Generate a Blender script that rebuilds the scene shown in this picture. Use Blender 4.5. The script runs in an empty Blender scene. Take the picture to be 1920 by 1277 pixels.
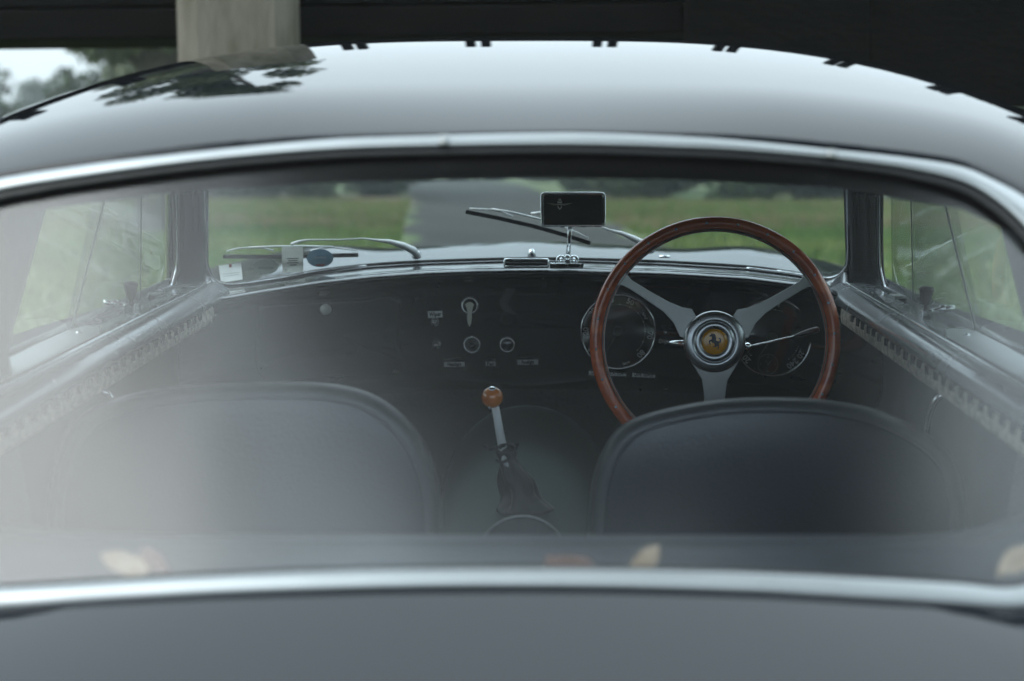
import bpy, bmesh, math, random
import numpy as np
from mathutils import Vector, Matrix
random.seed(7); np.random.seed(7)
SC = bpy.context.scene; COL = SC.collection
# ------------------------------------------------------------------ camera
F = 2667.0; CX, CY = 960.0, 638.5
CAMP = Vector((0.04, 0.0, 1.12))
YAW = math.atan(68.0 / F); PIT = math.atan(323.5 / F)
RT = Vector((math.cos(YAW), math.sin(YAW), 0))
F0 = Vector((-math.sin(YAW), math.cos(YAW), 0))
FW = F0 * math.cos(PIT) - Vector((0, 0, 1)) * math.sin(PIT)
UP = F0 * math.sin(PIT) + Vector((0, 0, 1)) * math.cos(PIT)
cd = bpy.data.cameras.new("camera"); cam = bpy.data.objects.new("camera", cd); COL.objects.link(cam)
cam.matrix_world = Matrix(((RT.x, UP.x, -FW.x, CAMP.x), (RT.y, UP.y, -FW.y, CAMP.y), (RT.z, UP.z, -FW.z, CAMP.z), (0, 0, 0, 1)))
cd.sensor_width = 36; cd.lens = 50; cd.clip_end = 3000; cd.clip_start = 0.02
cd.dof.use_dof = True; cd.dof.focus_distance = 2.42; cd.dof.aperture_fstop = 3.2
SC.camera = cam
# ------------------------------------------------------------------ world, sun, exposure
SUN_EL, SUN_AZ = math.radians(43), math.radians(-110)       # soft sun behind cloud, from the left rear
w = bpy.data.worlds.new("World"); SC.world = w; w.use_nodes = True
nt = w.node_tree; nt.nodes.clear()
wo = nt.nodes.new('ShaderNodeOutputWorld'); bg = nt.nodes.new('ShaderNodeBackground')
sky = nt.nodes.new('ShaderNodeTexSky'); sky.sky_type = 'NISHITA'; sky.sun_disc = False
sky.sun_elevation = SUN_EL; sky.sun_rotation = SUN_AZ; sky.dust_density = 3; sky.air_density = 1.0
# cloud deck: even grey white, mixed over the clear sky
mix = nt.nodes.new('ShaderNodeMix'); mix.data_type = 'RGBA'; mix.inputs['Factor'].default_value = 0.9
tc = nt.nodes.new('ShaderNodeTexCoord'); sep = nt.nodes.new('ShaderNodeSeparateXYZ')
mr = nt.nodes.new('ShaderNodeMapRange'); mr.inputs['From Min'].default_value = 0.0; mr.inputs['From Max'].default_value = 1.0
mr.inputs['To Min'].default_value = 3.9; mr.inputs['To Max'].default_value = 17.0     # overcast sky: zenith brighter than horizon
vm = nt.nodes.new('ShaderNodeVectorMath'); vm.operation = 'SCALE'; vm.inputs[0].default_value = (0.85, 1.0, 1.07)
nt.links.new(tc.outputs['Generated'], sep.inputs[0]); nt.links.new(sep.outputs['Z'], mr.inputs['Value'])
nt.links.new(mr.outputs['Result'], vm.inputs['Scale'])
nt.links.new(sky.outputs[0], mix.inputs['A']); nt.links.new(vm.outputs[0], mix.inputs['B'])
nt.links.new(mix.outputs['Result'], bg.inputs['Color']); bg.inputs['Strength'].default_value = 0.1
nt.links.new(bg.outputs[0], wo.inputs[0])
sl = bpy.data.lights.new("sun", 'SUN'); sl.energy = 0.62; sl.angle = math.radians(42); sl.color = (1, .97, .92)
so = bpy.data.objects.new("sun", sl); COL.objects.link(so)
sd = Vector((math.sin(SUN_AZ) * math.cos(SUN_EL), math.cos(SUN_AZ) * math.cos(SUN_EL), math.sin(SUN_EL)))
so.rotation_euler = sd.to_track_quat('Z', 'Y').to_euler()
vs = SC.view_settings; vs.view_transform = 'Standard'; vs.look = 'None'; vs.gamma = 1; vs.exposure = 1.2
SC.render.engine = 'CYCLES'
cy = SC.cycles; cy.max_bounces = 10; cy.transparent_max_bounces = 16; cy.glossy_bounces = 5; cy.diffuse_bounces = 3
cy.use_denoising = True; cy.sample_clamp_indirect = 6; cy.caustics_reflective = False; cy.caustics_refractive = False

# ------------------------------------------------------------------ points
def ray(px, py): return FW + RT * ((px - CX) / F) + UP * ((CY - py) / F)
def P(px, py, Y):
    d = ray(px, py); return CAMP + d * (Y / d.y)
def hit(px, py, fn, lo=0.5, hi=4.0):
    """first crossing of the sight line with the surface y = fn(x, z)"""
    d = ray(px, py); a, b = lo / d.y, hi / d.y
    for _ in range(40):
        m = (a + b) / 2; q = CAMP + d * m
        if q.y < fn(q.x, q.z): a = m
        else: b = m
    return CAMP + d * a
def GS(x, z): return 1.05 + (z - .823) * .95 + .30 * x * x          # rear glass
def WS(x, z): return 2.90 - .45 * x * x - .9 * (z - .92)           # windscreen
def G(px, py, off=0):
    q = hit(px, py, GS); return q + (q - CAMP).normalized() * off
def W(px, py, off=0):
    q = hit(px, py, WS, 1.5, 4); return q + (q - CAMP).normalized() * off
def itp(poly, x):
    return float(np.interp(x, [p[0] for p in poly], [p[1] for p in poly]))
def KPX(Y): return Y / F

def smoothpoly(pts, n):
    """Catmull-Rom resample of an open polyline of tuples"""
    p = [np.array(q, float) for q in pts]; p = [2 * p[0] - p[1]] + p + [2 * p[-1] - p[-2]]
    segs = len(p) - 3; out = []
    for i in range(n):
        t = i / (n - 1) * segs; k = min(int(t), segs - 1); u = t - k
        a, b, c, d = p[k:k + 4]
        out.append(.5 * (2 * b + (c - a) * u + (2 * a - 5 * b + 4 * c - d) * u * u + (3 * b - a - 3 * c + d) * u ** 3))
    return out

# ------------------------------------------------------------------ materials
def mat(name, col, rough=.5, metal=0, coat=0, spec=.5, var=0, vscale=8, bump=0, bscale=60, col2=None, coatr=.03, rvar=0, stretch=None, aniso=0):
    m = bpy.data.materials.new(name); m.use_nodes = True; n = m.node_tree; b = n.nodes['Principled BSDF']
    b.inputs['Base Color'].default_value = (*col, 1); b.inputs['Roughness'].default_value = rough
    b.inputs['Metallic'].default_value = metal; b.inputs['Coat Weight'].default_value = coat
    b.inputs['Coat Roughness'].default_value = coatr; b.inputs['Specular IOR Level'].default_value = spec
    tcn = n.nodes.new('ShaderNodeTexCoord'); mp = n.nodes.new('ShaderNodeMapping')
    n.links.new(tcn.outputs['Object'], mp.inputs[0])
    if stretch: mp.inputs['Scale'].default_value = stretch
    if var or col2:
        nz = n.nodes.new('ShaderNodeTexNoise'); nz.inputs['Scale'].default_value = vscale; nz.inputs['Detail'].default_value = 6
        n.links.new(mp.outputs[0], nz.inputs['Vector'])
        cr = n.nodes.new('ShaderNodeValToRGB'); cr.color_ramp.elements[0].position = .35; cr.color_ramp.elements[1].position = .65
        c2 = col2 or tuple(c * (1 + var) for c in col); c1 = col if col2 else tuple(c * (1 - var) for c in col)
        cr.color_ramp.elements[0].color = (*c1, 1); cr.color_ramp.elements[1].color = (*c2, 1)
        n.links.new(nz.outputs['Fac'], cr.inputs[0]); n.links.new(cr.outputs[0], b.inputs['Base Color'])
    if rvar:
        nz2 = n.nodes.new('ShaderNodeTexNoise'); nz2.inputs['Scale'].default_value = vscale * 1.7; nz2.inputs['Detail'].default_value = 5
        n.links.new(mp.outputs[0], nz2.inputs['Vector'])
        m2 = n.nodes.new('ShaderNodeMapRange'); m2.inputs['To Min'].default_value = max(0, rough - rvar); m2.inputs['To Max'].default_value = rough + rvar
        n.links.new(nz2.outputs['Fac'], m2.inputs['Value']); n.links.new(m2.outputs[0], b.inputs['Roughness'])
    if bump:
        nb = n.nodes.new('ShaderNodeTexNoise'); nb.inputs['Scale'].default_value = bscale; nb.inputs['Detail'].default_value = 4
        n.links.new(mp.outputs[0], nb.inputs['Vector'])
        bp = n.nodes.new('ShaderNodeBump'); bp.inputs['Strength'].default_value = bump; bp.inputs['Distance'].default_value = .01
        n.links.new(nb.outputs['Fac'], bp.inputs['Height']); n.links.new(bp.outputs[0], b.inputs['Normal'])
    return m
def glassmat(name, tint, fres=1.8, rough=0.0, dust=0.0, dcol=(.5, .52, .52), dscale=3, haze=0.0, hrough=.25):
    """one thin sheet: mostly see-through, Fresnel reflection, a film of dust"""
    m = bpy.data.materials.new(name); m.use_nodes = True; n = m.node_tree; n.nodes.clear()
    out = n.nodes.new('ShaderNodeOutputMaterial'); tr = n.nodes.new('ShaderNodeBsdfTransparent'); tr.inputs[0].default_value = (*tint, 1)
    gl = n.nodes.new('ShaderNodeBsdfGlossy'); gl.inputs['Roughness'].default_value = rough
    lw = n.nodes.new('ShaderNodeLayerWeight'); lw.inputs[0].default_value = .5       # Schlick's curve, same from both sides
    pw = n.nodes.new('ShaderNodeMath'); pw.operation = 'POWER'; pw.inputs[1].default_value = 5; n.links.new(lw.outputs['Facing'], pw.inputs[0])
    mu = n.nodes.new('ShaderNodeMath'); mu.operation = 'MULTIPLY_ADD'; mu.inputs[1].default_value = .96 * fres; mu.inputs[2].default_value = .04 * fres; mu.use_clamp = True
    n.links.new(pw.outputs[0], mu.inputs[0])
    mx = n.nodes.new('ShaderNodeMixShader'); n.links.new(mu.outputs[0], mx.inputs[0]); n.links.new(tr.outputs[0], mx.inputs[1]); n.links.new(gl.outputs[0], mx.inputs[2])
    last = mx
    if haze:      # greasy film: scatters part of the reflected light into a soft lobe
        g2 = n.nodes.new('ShaderNodeBsdfGlossy'); g2.inputs['Roughness'].default_value = hrough
        m3 = n.nodes.new('ShaderNodeMixShader'); m3.inputs[0].default_value = haze
        n.links.new(last.outputs[0], m3.inputs[1]); n.links.new(g2.outputs[0], m3.inputs[2]); last = m3
    if dust:
        df = n.nodes.new('ShaderNodeBsdfDiffuse'); df.inputs[0].default_value = (*dcol, 1)
        tcn = n.nodes.new('ShaderNodeTexCoord'); nz = n.nodes.new('ShaderNodeTexNoise'); nz.inputs['Scale'].default_value = dscale; nz.inputs['Detail'].default_value = 3
        n.links.new(tcn.outputs['Object'], nz.inputs['Vector'])
        m2 = n.nodes.new('ShaderNodeMapRange'); m2.inputs['From Min'].default_value = .3; m2.inputs['From Max'].default_value = .75
        m2.inputs['To Min'].default_value = dust * .4; m2.inputs['To Max'].default_value = dust * 1.6
        n.links.new(nz.outputs['Fac'], m2.inputs['Value'])
        m4 = n.nodes.new('ShaderNodeMixShader'); n.links.new(m2.outputs[0], m4.inputs[0]); n.links.new(last.outputs[0], m4.inputs[1]); n.links.new(df.outputs[0], m4.inputs[2]); last = m4
    n.links.new(last.outputs[0], out.inputs[0])
    return m

M = {}
M['paint'] = mat('black_paint', (.004, .006, .009), .022, spec=.5, rvar=.018, vscale=4); M['paint'].node_tree.nodes['Principled BSDF'].inputs['IOR'].default_value = 1.36
M['dashpaint'] = mat('dash_paint', (.003, .005, .010), .25, coat=.8, coatr=.03, rvar=.06, vscale=14)
M['chrome'] = mat('chrome', (.88, .90, .91), .12, 1, rvar=.05, vscale=20)
M['alloy'] = mat('brushed_alloy', (.27, .28, .275), .33, 1, rvar=.12, vscale=120, stretch=(1, 1, 9), bump=.05, bscale=300)
M['trim'] = mat('polished_trim', (.38, .40, .41), .45, 1, var=.05, vscale=9, rvar=.05)
M['rubber'] = mat('black_rubber', (.008, .008, .009), .6, bump=.1, bscale=120, var=.2)
M['leather'] = mat('black_leather', (.010, .016, .027), .34, spec=.6, bump=.10, bscale=260, var=.15, vscale=9, rvar=.08)
M['vinyl'] = mat('grey_vinyl', (.040, .045, .050), .34, bump=.15, bscale=240, var=.15, vscale=6, rvar=.1)
M['rail'] = mat('rail_paint', (.13, .145, .15), .25, coat=.6, coatr=.1, rvar=.08, var=.15, vscale=12)
M['felt'] = mat('tan_felt', (.55, .50, .41), .95, bump=.9, bscale=220, var=.3, vscale=90)
M['carpet'] = mat('green_carpet', (.06, .088, .088), .95, bump=.2, bscale=500, var=.10, vscale=150)
M['dark'] = mat('dark_lining', (.010, .012, .015), .8, bump=.3, bscale=120, var=.2)
M['headliner'] = mat('headliner_cloth', (.15, .11, .115), .9, bump=.3, bscale=200, var=.15)
M['wood'] = mat('mahogany', (.88, .19, .05), .22, coat=1, coatr=.03, col2=(.54, .085, .024), vscale=10, stretch=(1, 1, 4), rvar=.06, bump=.05, bscale=90)
M['wiper'] = mat('bright_wiper', (.88, .90, .90), .40, .15, var=.04, vscale=40)
M['seatsheen'] = mat('seat_edge_sheen', (.045, .052, .060), .36, coat=.25, coatr=.25, bump=.15, bscale=240, var=.12, vscale=9)  # paler than the seat leather: sheen of the rolled edge put into colour
M['amber'] = mat('amber_knob', (.85, .26, .04), .12, coat=1, col2=(.62, .15, .025), vscale=14)
M['yellow'] = mat('yellow_enamel', (.80, .36, .012), .18, coat=1, var=.08)
M['black'] = mat('black_print', (.006, .006, .006), .4, var=.1)
M['cream'] = mat('cream_lever', (.86, .84, .72), .35, coat=.3, var=.05, vscale=30)
M['paper'] = mat('white_paper', (.86, .87, .85), .6, var=.04, vscale=40)
M['label'] = mat('grey_label', (.5, .51, .51), .5, var=.08, vscale=60)
M['print'] = mat('grey_print', (.006, .006, .008), .6, var=.1)
M['numeral'] = mat('gauge_numeral', (.92, .95, .92), .5, var=.05)
M['gaugeface'] = mat('gauge_face', (.006, .007, .008), .5, var=.1)
M['cap'] = mat('gauge_cap', (.12, .14, .13), .4, var=.05)
M['mirror'] = mat('mirror_silver', (.7, .7, .72), .01, 1, var=.01)
M['pearl'] = mat('white_knob', (.72, .72, .70), .15, coat=1, var=.03)
M['maroon'] = mat('stalk_grip', (.05, .022, .03), .3, coat=.5, var=.1)
M['glass_rear'] = glassmat('rear_glass', (.86, .90, .94), 1.9, .21, dust=.0015, dcol=(.34, .44, .54), haze=.010, hrough=.30)
M['glass_front'] = glassmat('screen_glass', (.86, .90, .89), 1.3, 0, dust=.03, dcol=(.5, .52, .5), dscale=5)
M['plexi'] = glassmat('plexiglass', (.76, .81, .78), .95, .03, dust=.07, dcol=(.42, .45, .43), dscale=6)
M['gaugeglass'] = glassmat('gauge_glass', (.9, .9, .9), 1.2, .02)
M['sticker_grey'] = mat('grey_film', (.30, .31, .29), .5, var=.08, vscale=50)
M['sticker_blue'] = mat('blue_film', (.11, .17, .20), .5, var=.08, vscale=50)
M['sticker_dark'] = mat('olive_film', (.13, .15, .14), .5, var=.08, vscale=50)
def film(name, col):
    m = bpy.data.materials.new(name); m.use_nodes = True; n = m.node_tree; n.nodes.clear(); out = n.nodes.new('ShaderNodeOutputMaterial')
    d = n.nodes.new('ShaderNodeBsdfDiffuse'); t = n.nodes.new('ShaderNodeBsdfTranslucent'); x = n.nodes.new('ShaderNodeMixShader'); x.inputs[0].default_value = .7
    tcn = n.nodes.new('ShaderNodeTexCoord'); nz = n.nodes.new('ShaderNodeTexNoise'); nz.inputs['Scale'].default_value = 40; n.links.new(tcn.outputs['Object'], nz.inputs['Vector'])
    cr = n.nodes.new('ShaderNodeValToRGB'); cr.color_ramp.elements[0].color = (*[c * .88 for c in col], 1); cr.color_ramp.elements[1].color = (*[c * 1.1 for c in col], 1); n.links.new(nz.outputs['Fac'], cr.inputs[0])
    for q in (d, t): n.links.new(cr.outputs[0], q.inputs[0])
    n.links.new(d.outputs[0], x.inputs[1]); n.links.new(t.outputs[0], x.inputs[2]); n.links.new(x.outputs[0], out.inputs[0]); return m
M['sticker_white'] = film('sticker_white', (.85, .86, .84)); M['sticker_grey'] = film('grey_film', (.62, .63, .60)); M['sticker_blue'] = film('blue_film', (.20, .32, .38)); M['sticker_dark'] = film('olive_film', (.28, .32, .29))
M['red'] = mat('red_print', (.35, .05, .04), .5, var=.05)
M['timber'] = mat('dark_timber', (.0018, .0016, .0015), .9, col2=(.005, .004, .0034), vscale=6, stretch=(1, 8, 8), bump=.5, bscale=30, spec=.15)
M['oldpost'] = mat('weathered_post', (.17, .155, .13), .85, col2=(.10, .092, .068), vscale=5, stretch=(3, 3, .7), bump=.5, bscale=25)
M['asphalt'] = mat('asphalt', (.034, .034, .032), .9, col2=(.056, .053, .046), vscale=.5, spec=.12, bump=.4, bscale=60)
M['grassground'] = mat('grass_ground', (.045, .085, .020), .95, col2=(.13, .135, .05), vscale=.25, bump=.6, bscale=8)
M['litter'] = mat('leaf_litter', (.12, .10, .055), .95, col2=(.26, .18, .12), vscale=.3, bump=.6, bscale=8)
M['blade'] = mat('grass_blades', (.060, .125, .024), .85, col2=(.16, .19, .06), vscale=.28, spec=.2)
M['dryblade'] = mat('dry_grass_blades', (.14, .125, .055), .85, col2=(.26, .18, .11), vscale=.3, spec=.2)
M['bark'] = mat('bark', (.06, .05, .04), .95, col2=(.10, .085, .07), vscale=4, bump=.7, bscale=20)
M['leafA'] = mat('leaf_dark', (.028, .046, .020), .7, col2=(.045, .070, .028), vscale=1.2, spec=.15)
M['leafB'] = mat('leaf_mid', (.055, .078, .030), .7, col2=(.095, .105, .042), vscale=.9)
M['leafC'] = mat('leaf_far', (.07, .10, .055), .7, col2=(.10, .13, .07), vscale=.6)
M['leaf_tan'] = mat('dry_leaf', (.30, .23, .16), .7, col2=(.23, .16, .10), vscale=60, bump=.3, bscale=300)
M['leaf_red'] = mat('red_leaf', (.15, .08, .06), .7, col2=(.10, .05, .035), vscale=60, bump=.3, bscale=300)
M['tyre'] = mat('tyre_rubber', (.02, .02, .02), .8, bump=.3, bscale=60)

# ------------------------------------------------------------------ builders
def obj(name, verts, faces, m, parent=None, smooth=True):
    me = bpy.data.meshes.new(name); me.from_pydata([tuple(v) for v in verts], [], faces); me.update()
    return link(name, me, m, parent, smooth)
def link(name, me, m, parent=None, smooth=True):
    if m is not None and len(me.materials) == 0: me.materials.append(M[m] if isinstance(m, str) else m)
    if smooth: me.polygons.foreach_set('use_smooth', [True] * len(me.polygons))
    o = bpy.data.objects.new(name, me); COL.objects.link(o)
    if parent is not None: o.parent = parent
    return o
def empty(name, parent=None, loc=(0, 0, 0)):
    o = bpy.data.objects.new(name, None); COL.objects.link(o); o.location = loc; o.empty_display_size = .05
    if parent is not None: o.parent = parent
    return o
def tag(o, label=None, cat=None, group=None, kind=None):
    if label: o['label'] = label
    if cat: o['category'] = cat
    if group: o['group'] = group
    if kind: o['kind'] = kind
    return o
def grid(name, rows, m, parent=None, close=False, smooth=True):
    nu = len(rows[0]); v = [p for r in rows for p in r]; f = []
    for j in range(len(rows) - 1):
        for i in range(nu if close else nu - 1):
            a = j * nu + i; b = j * nu + (i + 1) % nu
            f.append((a, b, b + nu, a + nu))
    return obj(name, v, f, m, parent, smooth)
def solidify(o, t, off=-1):
    md = o.modifiers.new('thickness', 'SOLIDIFY'); md.thickness = t; md.offset = off; return o
def bev(o, wd, seg=2, ang=40):
    md = o.modifiers.new('bevel', 'BEVEL'); md.width = wd; md.segments = seg; md.limit_method = 'ANGLE'; md.angle_limit = math.radians(ang); return o
def tube(name, pts, r, m, parent=None, seg=10, closed=False, flat=None, upv=None):
    """round (or flattened) tube along points; r number or list"""
    pts = [Vector(p) for p in pts]; n = len(pts); rs = r if hasattr(r, '__len__') else [r] * n
    v = []; f = []; prev = None
    for i, p in enumerate(pts):
        if closed: t = pts[(i + 1) % n] - pts[i - 1]
        else: t = pts[min(i + 1, n - 1)] - pts[max(i - 1, 0)]
        t.normalize()
        ref = upv if upv is not None else (prev if prev is not None else (Vector((0, 0, 1)) if abs(t.z) < .9 else Vector((1, 0, 0))))
        a = (ref - t * ref.dot(t)).normalized(); b = t.cross(a); prev = a
        for k in range(seg):
            th = 2 * math.pi * k / seg
            v.append(p + a * math.cos(th) * rs[i] + b * math.sin(th) * rs[i] * (flat or 1))
    for i in range(n if closed else n - 1):
        for k in range(seg):
            a0 = i * seg + k; a1 = i * seg + (k + 1) % seg; j = ((i + 1) % n) * seg
            f.append((a0, a1, j + (k + 1) % seg, j + k))
    if not closed:
        f.append(tuple(range(seg))[::-1]); f.append(tuple(range((n - 1) * seg, n * seg)))
    return obj(name, v, f, m, parent)
def frame(o, n, up=Vector((0, 0, 1))):
    n = Vector(n).normalized(); x = up.cross(n).normalized(); y = n.cross(x); return Vector(o), x, y, n
def lathe(name, prof, fr, m, parent=None, seg=40, cap=True):
    """prof: (radius, height along n)"""
    o, x, y, n = fr; v = []; f = []
    for r, h in prof:
        for k in range(seg):
            th = 2 * math.pi * k / seg
            v.append(o + x * r * math.cos(th) + y * r * math.sin(th) + n * h)
    for j in range(len(prof) - 1):
        for k in range(seg):
            a = j * seg + k; b = j * seg + (k + 1) % seg
            f.append((a, b, b + seg, a + seg))
    if cap and prof[0][0] > 1e-5: f.append(tuple(range(seg))[::-1])
    if cap and prof[-1][0] > 1e-5: f.append(tuple(range((len(prof) - 1) * seg, len(prof) * seg)))
    return obj(name, v, f, m, parent)
def plate(name, poly, fr, m, thick, parent=None, h0=0, smooth=False):
    """extruded 2D outline in the frame's x,y; from h0 up along n"""
    o, x, y, n = fr; N = len(poly)
    v = [o + x * a + y * b + n * h0 for a, b in poly] + [o + x * a + y * b + n * (h0 + thick) for a, b in poly]
    f = [tuple(range(N))[::-1], tuple(range(N, 2 * N))] + [(i, (i + 1) % N, N + (i + 1) % N, N + i) for i in range(N)]
    ob = obj(name, v, f, m, parent, smooth)
    bm = bmesh.new(); bm.from_mesh(ob.data); bmesh.ops.recalc_face_normals(bm, faces=bm.faces); bm.to_mesh(ob.data); bm.free()
    return ob
def box(name, c, s, m, parent=None, rot=None, bevel=0):
    v = []; f = [(0, 1, 3, 2), (4, 6, 7, 5), (0, 4, 5, 1), (2, 3, 7, 6), (0, 2, 6, 4), (1, 5, 7, 3)]
    for a in (-.5, .5):
        for b in (-.5, .5):
            for d in (-.5, .5):
                q = Vector((a * s[0], b * s[1], d * s[2]))
                if rot: q = rot @ q
                v.append(Vector(c) + q)
    o = obj(name, v, f, m, parent, False)
    if bevel: bev(o, bevel)
    return o
def strip(name, pts, wd, m, parent, surf, off=0, th=.004):
    """flat solid bar along pixel-derived points on a surface; wd in px (number or list)"""
    n = len(pts); ws = wd if hasattr(wd, '__len__') else [wd] * n
    v = []
    for i, (a, b) in enumerate(pts):
        p0 = pts[max(i - 1, 0)]; p1 = pts[min(i + 1, n - 1)]
        tx, ty = p1[0] - p0[0], p1[1] - p0[1]; L = math.hypot(tx, ty); nx, ny = -ty / L * ws[i] / 2, tx / L * ws[i] / 2
        for sx, o_ in ((1, off), (-1, off), (-1, off - th), (1, off - th)):
            v.append(surf(a + nx * sx, b + ny * sx, o_))
    f = []
    for i in range(n - 1):
        for k in range(4):
            f.append((i * 4 + k, i * 4 + (k + 1) % 4, i * 4 + 4 + (k + 1) % 4, i * 4 + 4 + k))
    f.append((3, 2, 1, 0)); f.append(tuple(range(4 * n - 4, 4 * n)))
    o = obj(name, v, f, m, parent, False); bev(o, th * .3, 2); return o
_txt = {}
def text(name, s, fr, h, m, parent, cx=0, cy=0, rot=0, h0=0, mirror=False, wide=1.0, thick=.0001):
    cu = bpy.data.curves.new(name, 'FONT'); cu.body = s; cu.align_x = 'CENTER'; cu.align_y = 'CENTER'; cu.size = h * 1.35; cu.extrude = thick; cu.offset = h * .035; cu.resolution_u = 3
    to = bpy.data.objects.new(name, cu); COL.objects.link(to)
    dg = bpy.context.evaluated_depsgraph_get(); me = bpy.data.meshes.new_from_object(to.evaluated_get(dg)); COL.objects.unlink(to); bpy.data.objects.remove(to)
    o, x, y, n = fr; c, sn = math.cos(rot), math.sin(rot)
    for v in me.vertices:
        a, b = v.co.x * (-1 if mirror else 1) * wide, v.co.y
        a, b = a * c - b * sn + cx, a * sn + b * c + cy
        v.co = o + x * a + y * b + n * (h0 + v.co.z)
    me.materials.clear(); me.name = name
    return link(name, me, m, parent, False)

# ================================================================== CAR
car = empty('vintage_coupe'); tag(car, 'black vintage coupe seen through its wide rear window, right-hand drive', 'car')

# ---- rear window loops (outer and inner edge of the bright trim)
TOPO = [(-170, 400), (-80, 358), (0, 334), (160, 309), (320, 290), (480, 273), (640, 260), (800, 255), (960, 251), (1100, 250), (1280, 257), (1400, 265), (1560, 281), (1700, 296), (1800, 312), (1860, 336), (1920, 368), (1975, 412), (2020, 470)]
TOPI = [(-150, 425), (-60, 382), (0, 358), (160, 332), (320, 310), (480, 293), (640, 281), (800, 276), (960, 273), (1100, 273), (1280, 278), (1400, 284), (1560, 298), (1700, 317), (1800, 340), (1855, 368), (1905, 408), (1950, 458), (1985, 520)]
BOTO = [(2010, 1115), (1920, 1144), (1800, 1138), (1700, 1131), (1600, 1125), (1440, 1115), (1280, 1109), (1120, 1105), (960, 1104), (800, 1105), (640, 1109), (420, 1117), (200, 1130), (0, 1144), (-110, 1146), (-190, 1090)]
BOTI = [(1975, 1075), (1900, 1101), (1800, 1094), (1700, 1088), (1600, 1083), (1440, 1075), (1280, 1070), (1120, 1067), (960, 1066), (800, 1067), (640, 1069), (420, 1078), (200, 1090), (0, 1102), (-90, 1100), (-160, 1050)]
NS, NT, NB = 14, 61, 61
def loop(top, rs, bot, ls):
    t = smoothpoly(top, NT); b = smoothpoly(bot, NB)
    r = smoothpoly([top[-2], top[-1]] + rs + [bot[0], bot[1]], 60)
    r = smoothpoly([top[-1]] + rs + [bot[0]], NS)[1:-1]; l = smoothpoly([bot[-1]] + ls + [top[0]], NS)[1:-1]
    return t + r + b + l
LO = loop(TOPO, [(2060, 600), (2080, 780), (2065, 960)], BOTO, [(-235, 940), (-245, 760), (-225, 540)])
LI = loop(TOPI, [(2020, 640), (2035, 800), (2020, 960)], BOTI, [(-200, 930), (-210, 760), (-195, 560)])
loO = [G(a, b) for a, b in LO]; loI = [G(a, b, .004) for a, b in LI]
# glass: concentric rings of the inner loop, all on the glass surface
cxg, cyg = 900, 700; rings = []
for k in range(0, 13):
    s = 1.012 - k / 12 * 1.011
    rings.append([G(cxg + (a - cxg) * s, cyg + (b - cyg) * s, .006) for a, b in LI])
rw = grid('rear_window', rings, 'glass_rear', car, close=True)
# trim: rounded section bridging outer and inner loop
rows = []
for t_, lift in ((0, .006), (.0, -.005), (.06, -.009), (.2, -.012), (.5, -.0135), (.8, -.012), (.95, -.009), (1.0, -.005), (1.0, .008)):
    rows.append([G(a[0] * (1 - t_) + b[0] * t_, a[1] * (1 - t_) + b[1] * t_, lift) for a, b in zip(LO, LI)])
grid('window_trim', rows, 'trim', rw, close=True)
rows = []
def insetpx(q, d):
    vx, vy = cxg - q[0], (cyg - q[1]) * 1.0
    wt = d * (1.0 if q[1] < 600 else .35)
    if q[1] < 600: return (q[0] + (0 if abs(q[0] - cxg) < 800 else (-1 if q[0] > cxg else 1) * wt * .7), q[1] + wt)
    return (q[0], q[1] - wt)
for d, lift in ((-3, -.004), (6, -.006), (14, -.004), (17, .002), (18, .006)):
    rows.append([G(*insetpx(q, d), lift) for q in LI])
grid('window_gasket', rows, 'rubber', rw, close=True)
for jx in (850, 1556):
    i = min(range(NT), key=lambda k: abs(LO[k][0] - jx)); ps = []
    for t_, lift in ((-.03, -.004), (.1, -.0125), (.35, -.0168), (.65, -.0168), (.9, -.012), (1.03, -.003)):
        ps.append((t_, lift))
    rr = []
    for dx in (-9, 9):
        a = (LO[i][0] + dx, itp(TOPO, LO[i][0] + dx)); b = (LI[i][0] + dx, itp(TOPI, LI[i][0] + dx))
        rr.append([G(a[0] * (1 - t_) + b[0] * t_, a[1] * (1 - t_) + b[1] * t_, l_) for t_, l_ in ps])
    solidify(grid('trim_joint', rr, 'alloy', rw), .0012, 0)

# ---- roof
def zc(y): return 1.3080 + .0937 * (y - 2.1) - .131 * (y - 2.1) ** 2
def drop(x):
    ax = abs(x); return .105 * (ax / .70) ** 3.15 + 2.2 * max(0, ax - .70) ** 2
def roofpt(xa, ya, za, t, off=0):
    y = ya + (2.60 - ya) * t
    x = xa * (1 + .47 * min(1, t * 1.9) ** .8 * min(1, abs(xa) / .45))
    x = max(-.79, min(.79, x))
    base = zc(y) - drop(x) - .12 * max(0, y - 2.45)
    dz = za - (zc(ya) - drop(xa)); d1 = max(dz, -.024)
    corr = d1 * (1 - min(1, t * 9)) ** 2 + (dz - d1) * (1 - min(1, t * 2.2)) ** 2
    return Vector((x, y, base + corr + off))
tops = loO[:NT]
rows = [[p + Vector((0, .004, .002)) for p in tops]]
for k in range(1, 41):
    t = (k / 40) ** 1.5
    rows.append([roofpt(p.x, p.y, p.z, t) for p in tops])
roof = grid('roof', rows, 'paint', car)
# rolled edge over the side windows
for sgn in (-1, 1):
    e = [r[-1] if sgn > 0 else r[0] for r in rows[14:]]
    rr = [[p for p in e], [p + Vector((sgn * .008, 0, -.012)) for p in e], [p + Vector((sgn * .006, 0, -.03)) for p in e], [p + Vector((-sgn * .02, 0, -.034)) for p in e], [p + Vector((-sgn * .03, 0, -.02)) for p in e]]
    grid('roof_gutter', rr, 'paint', roof)
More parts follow.
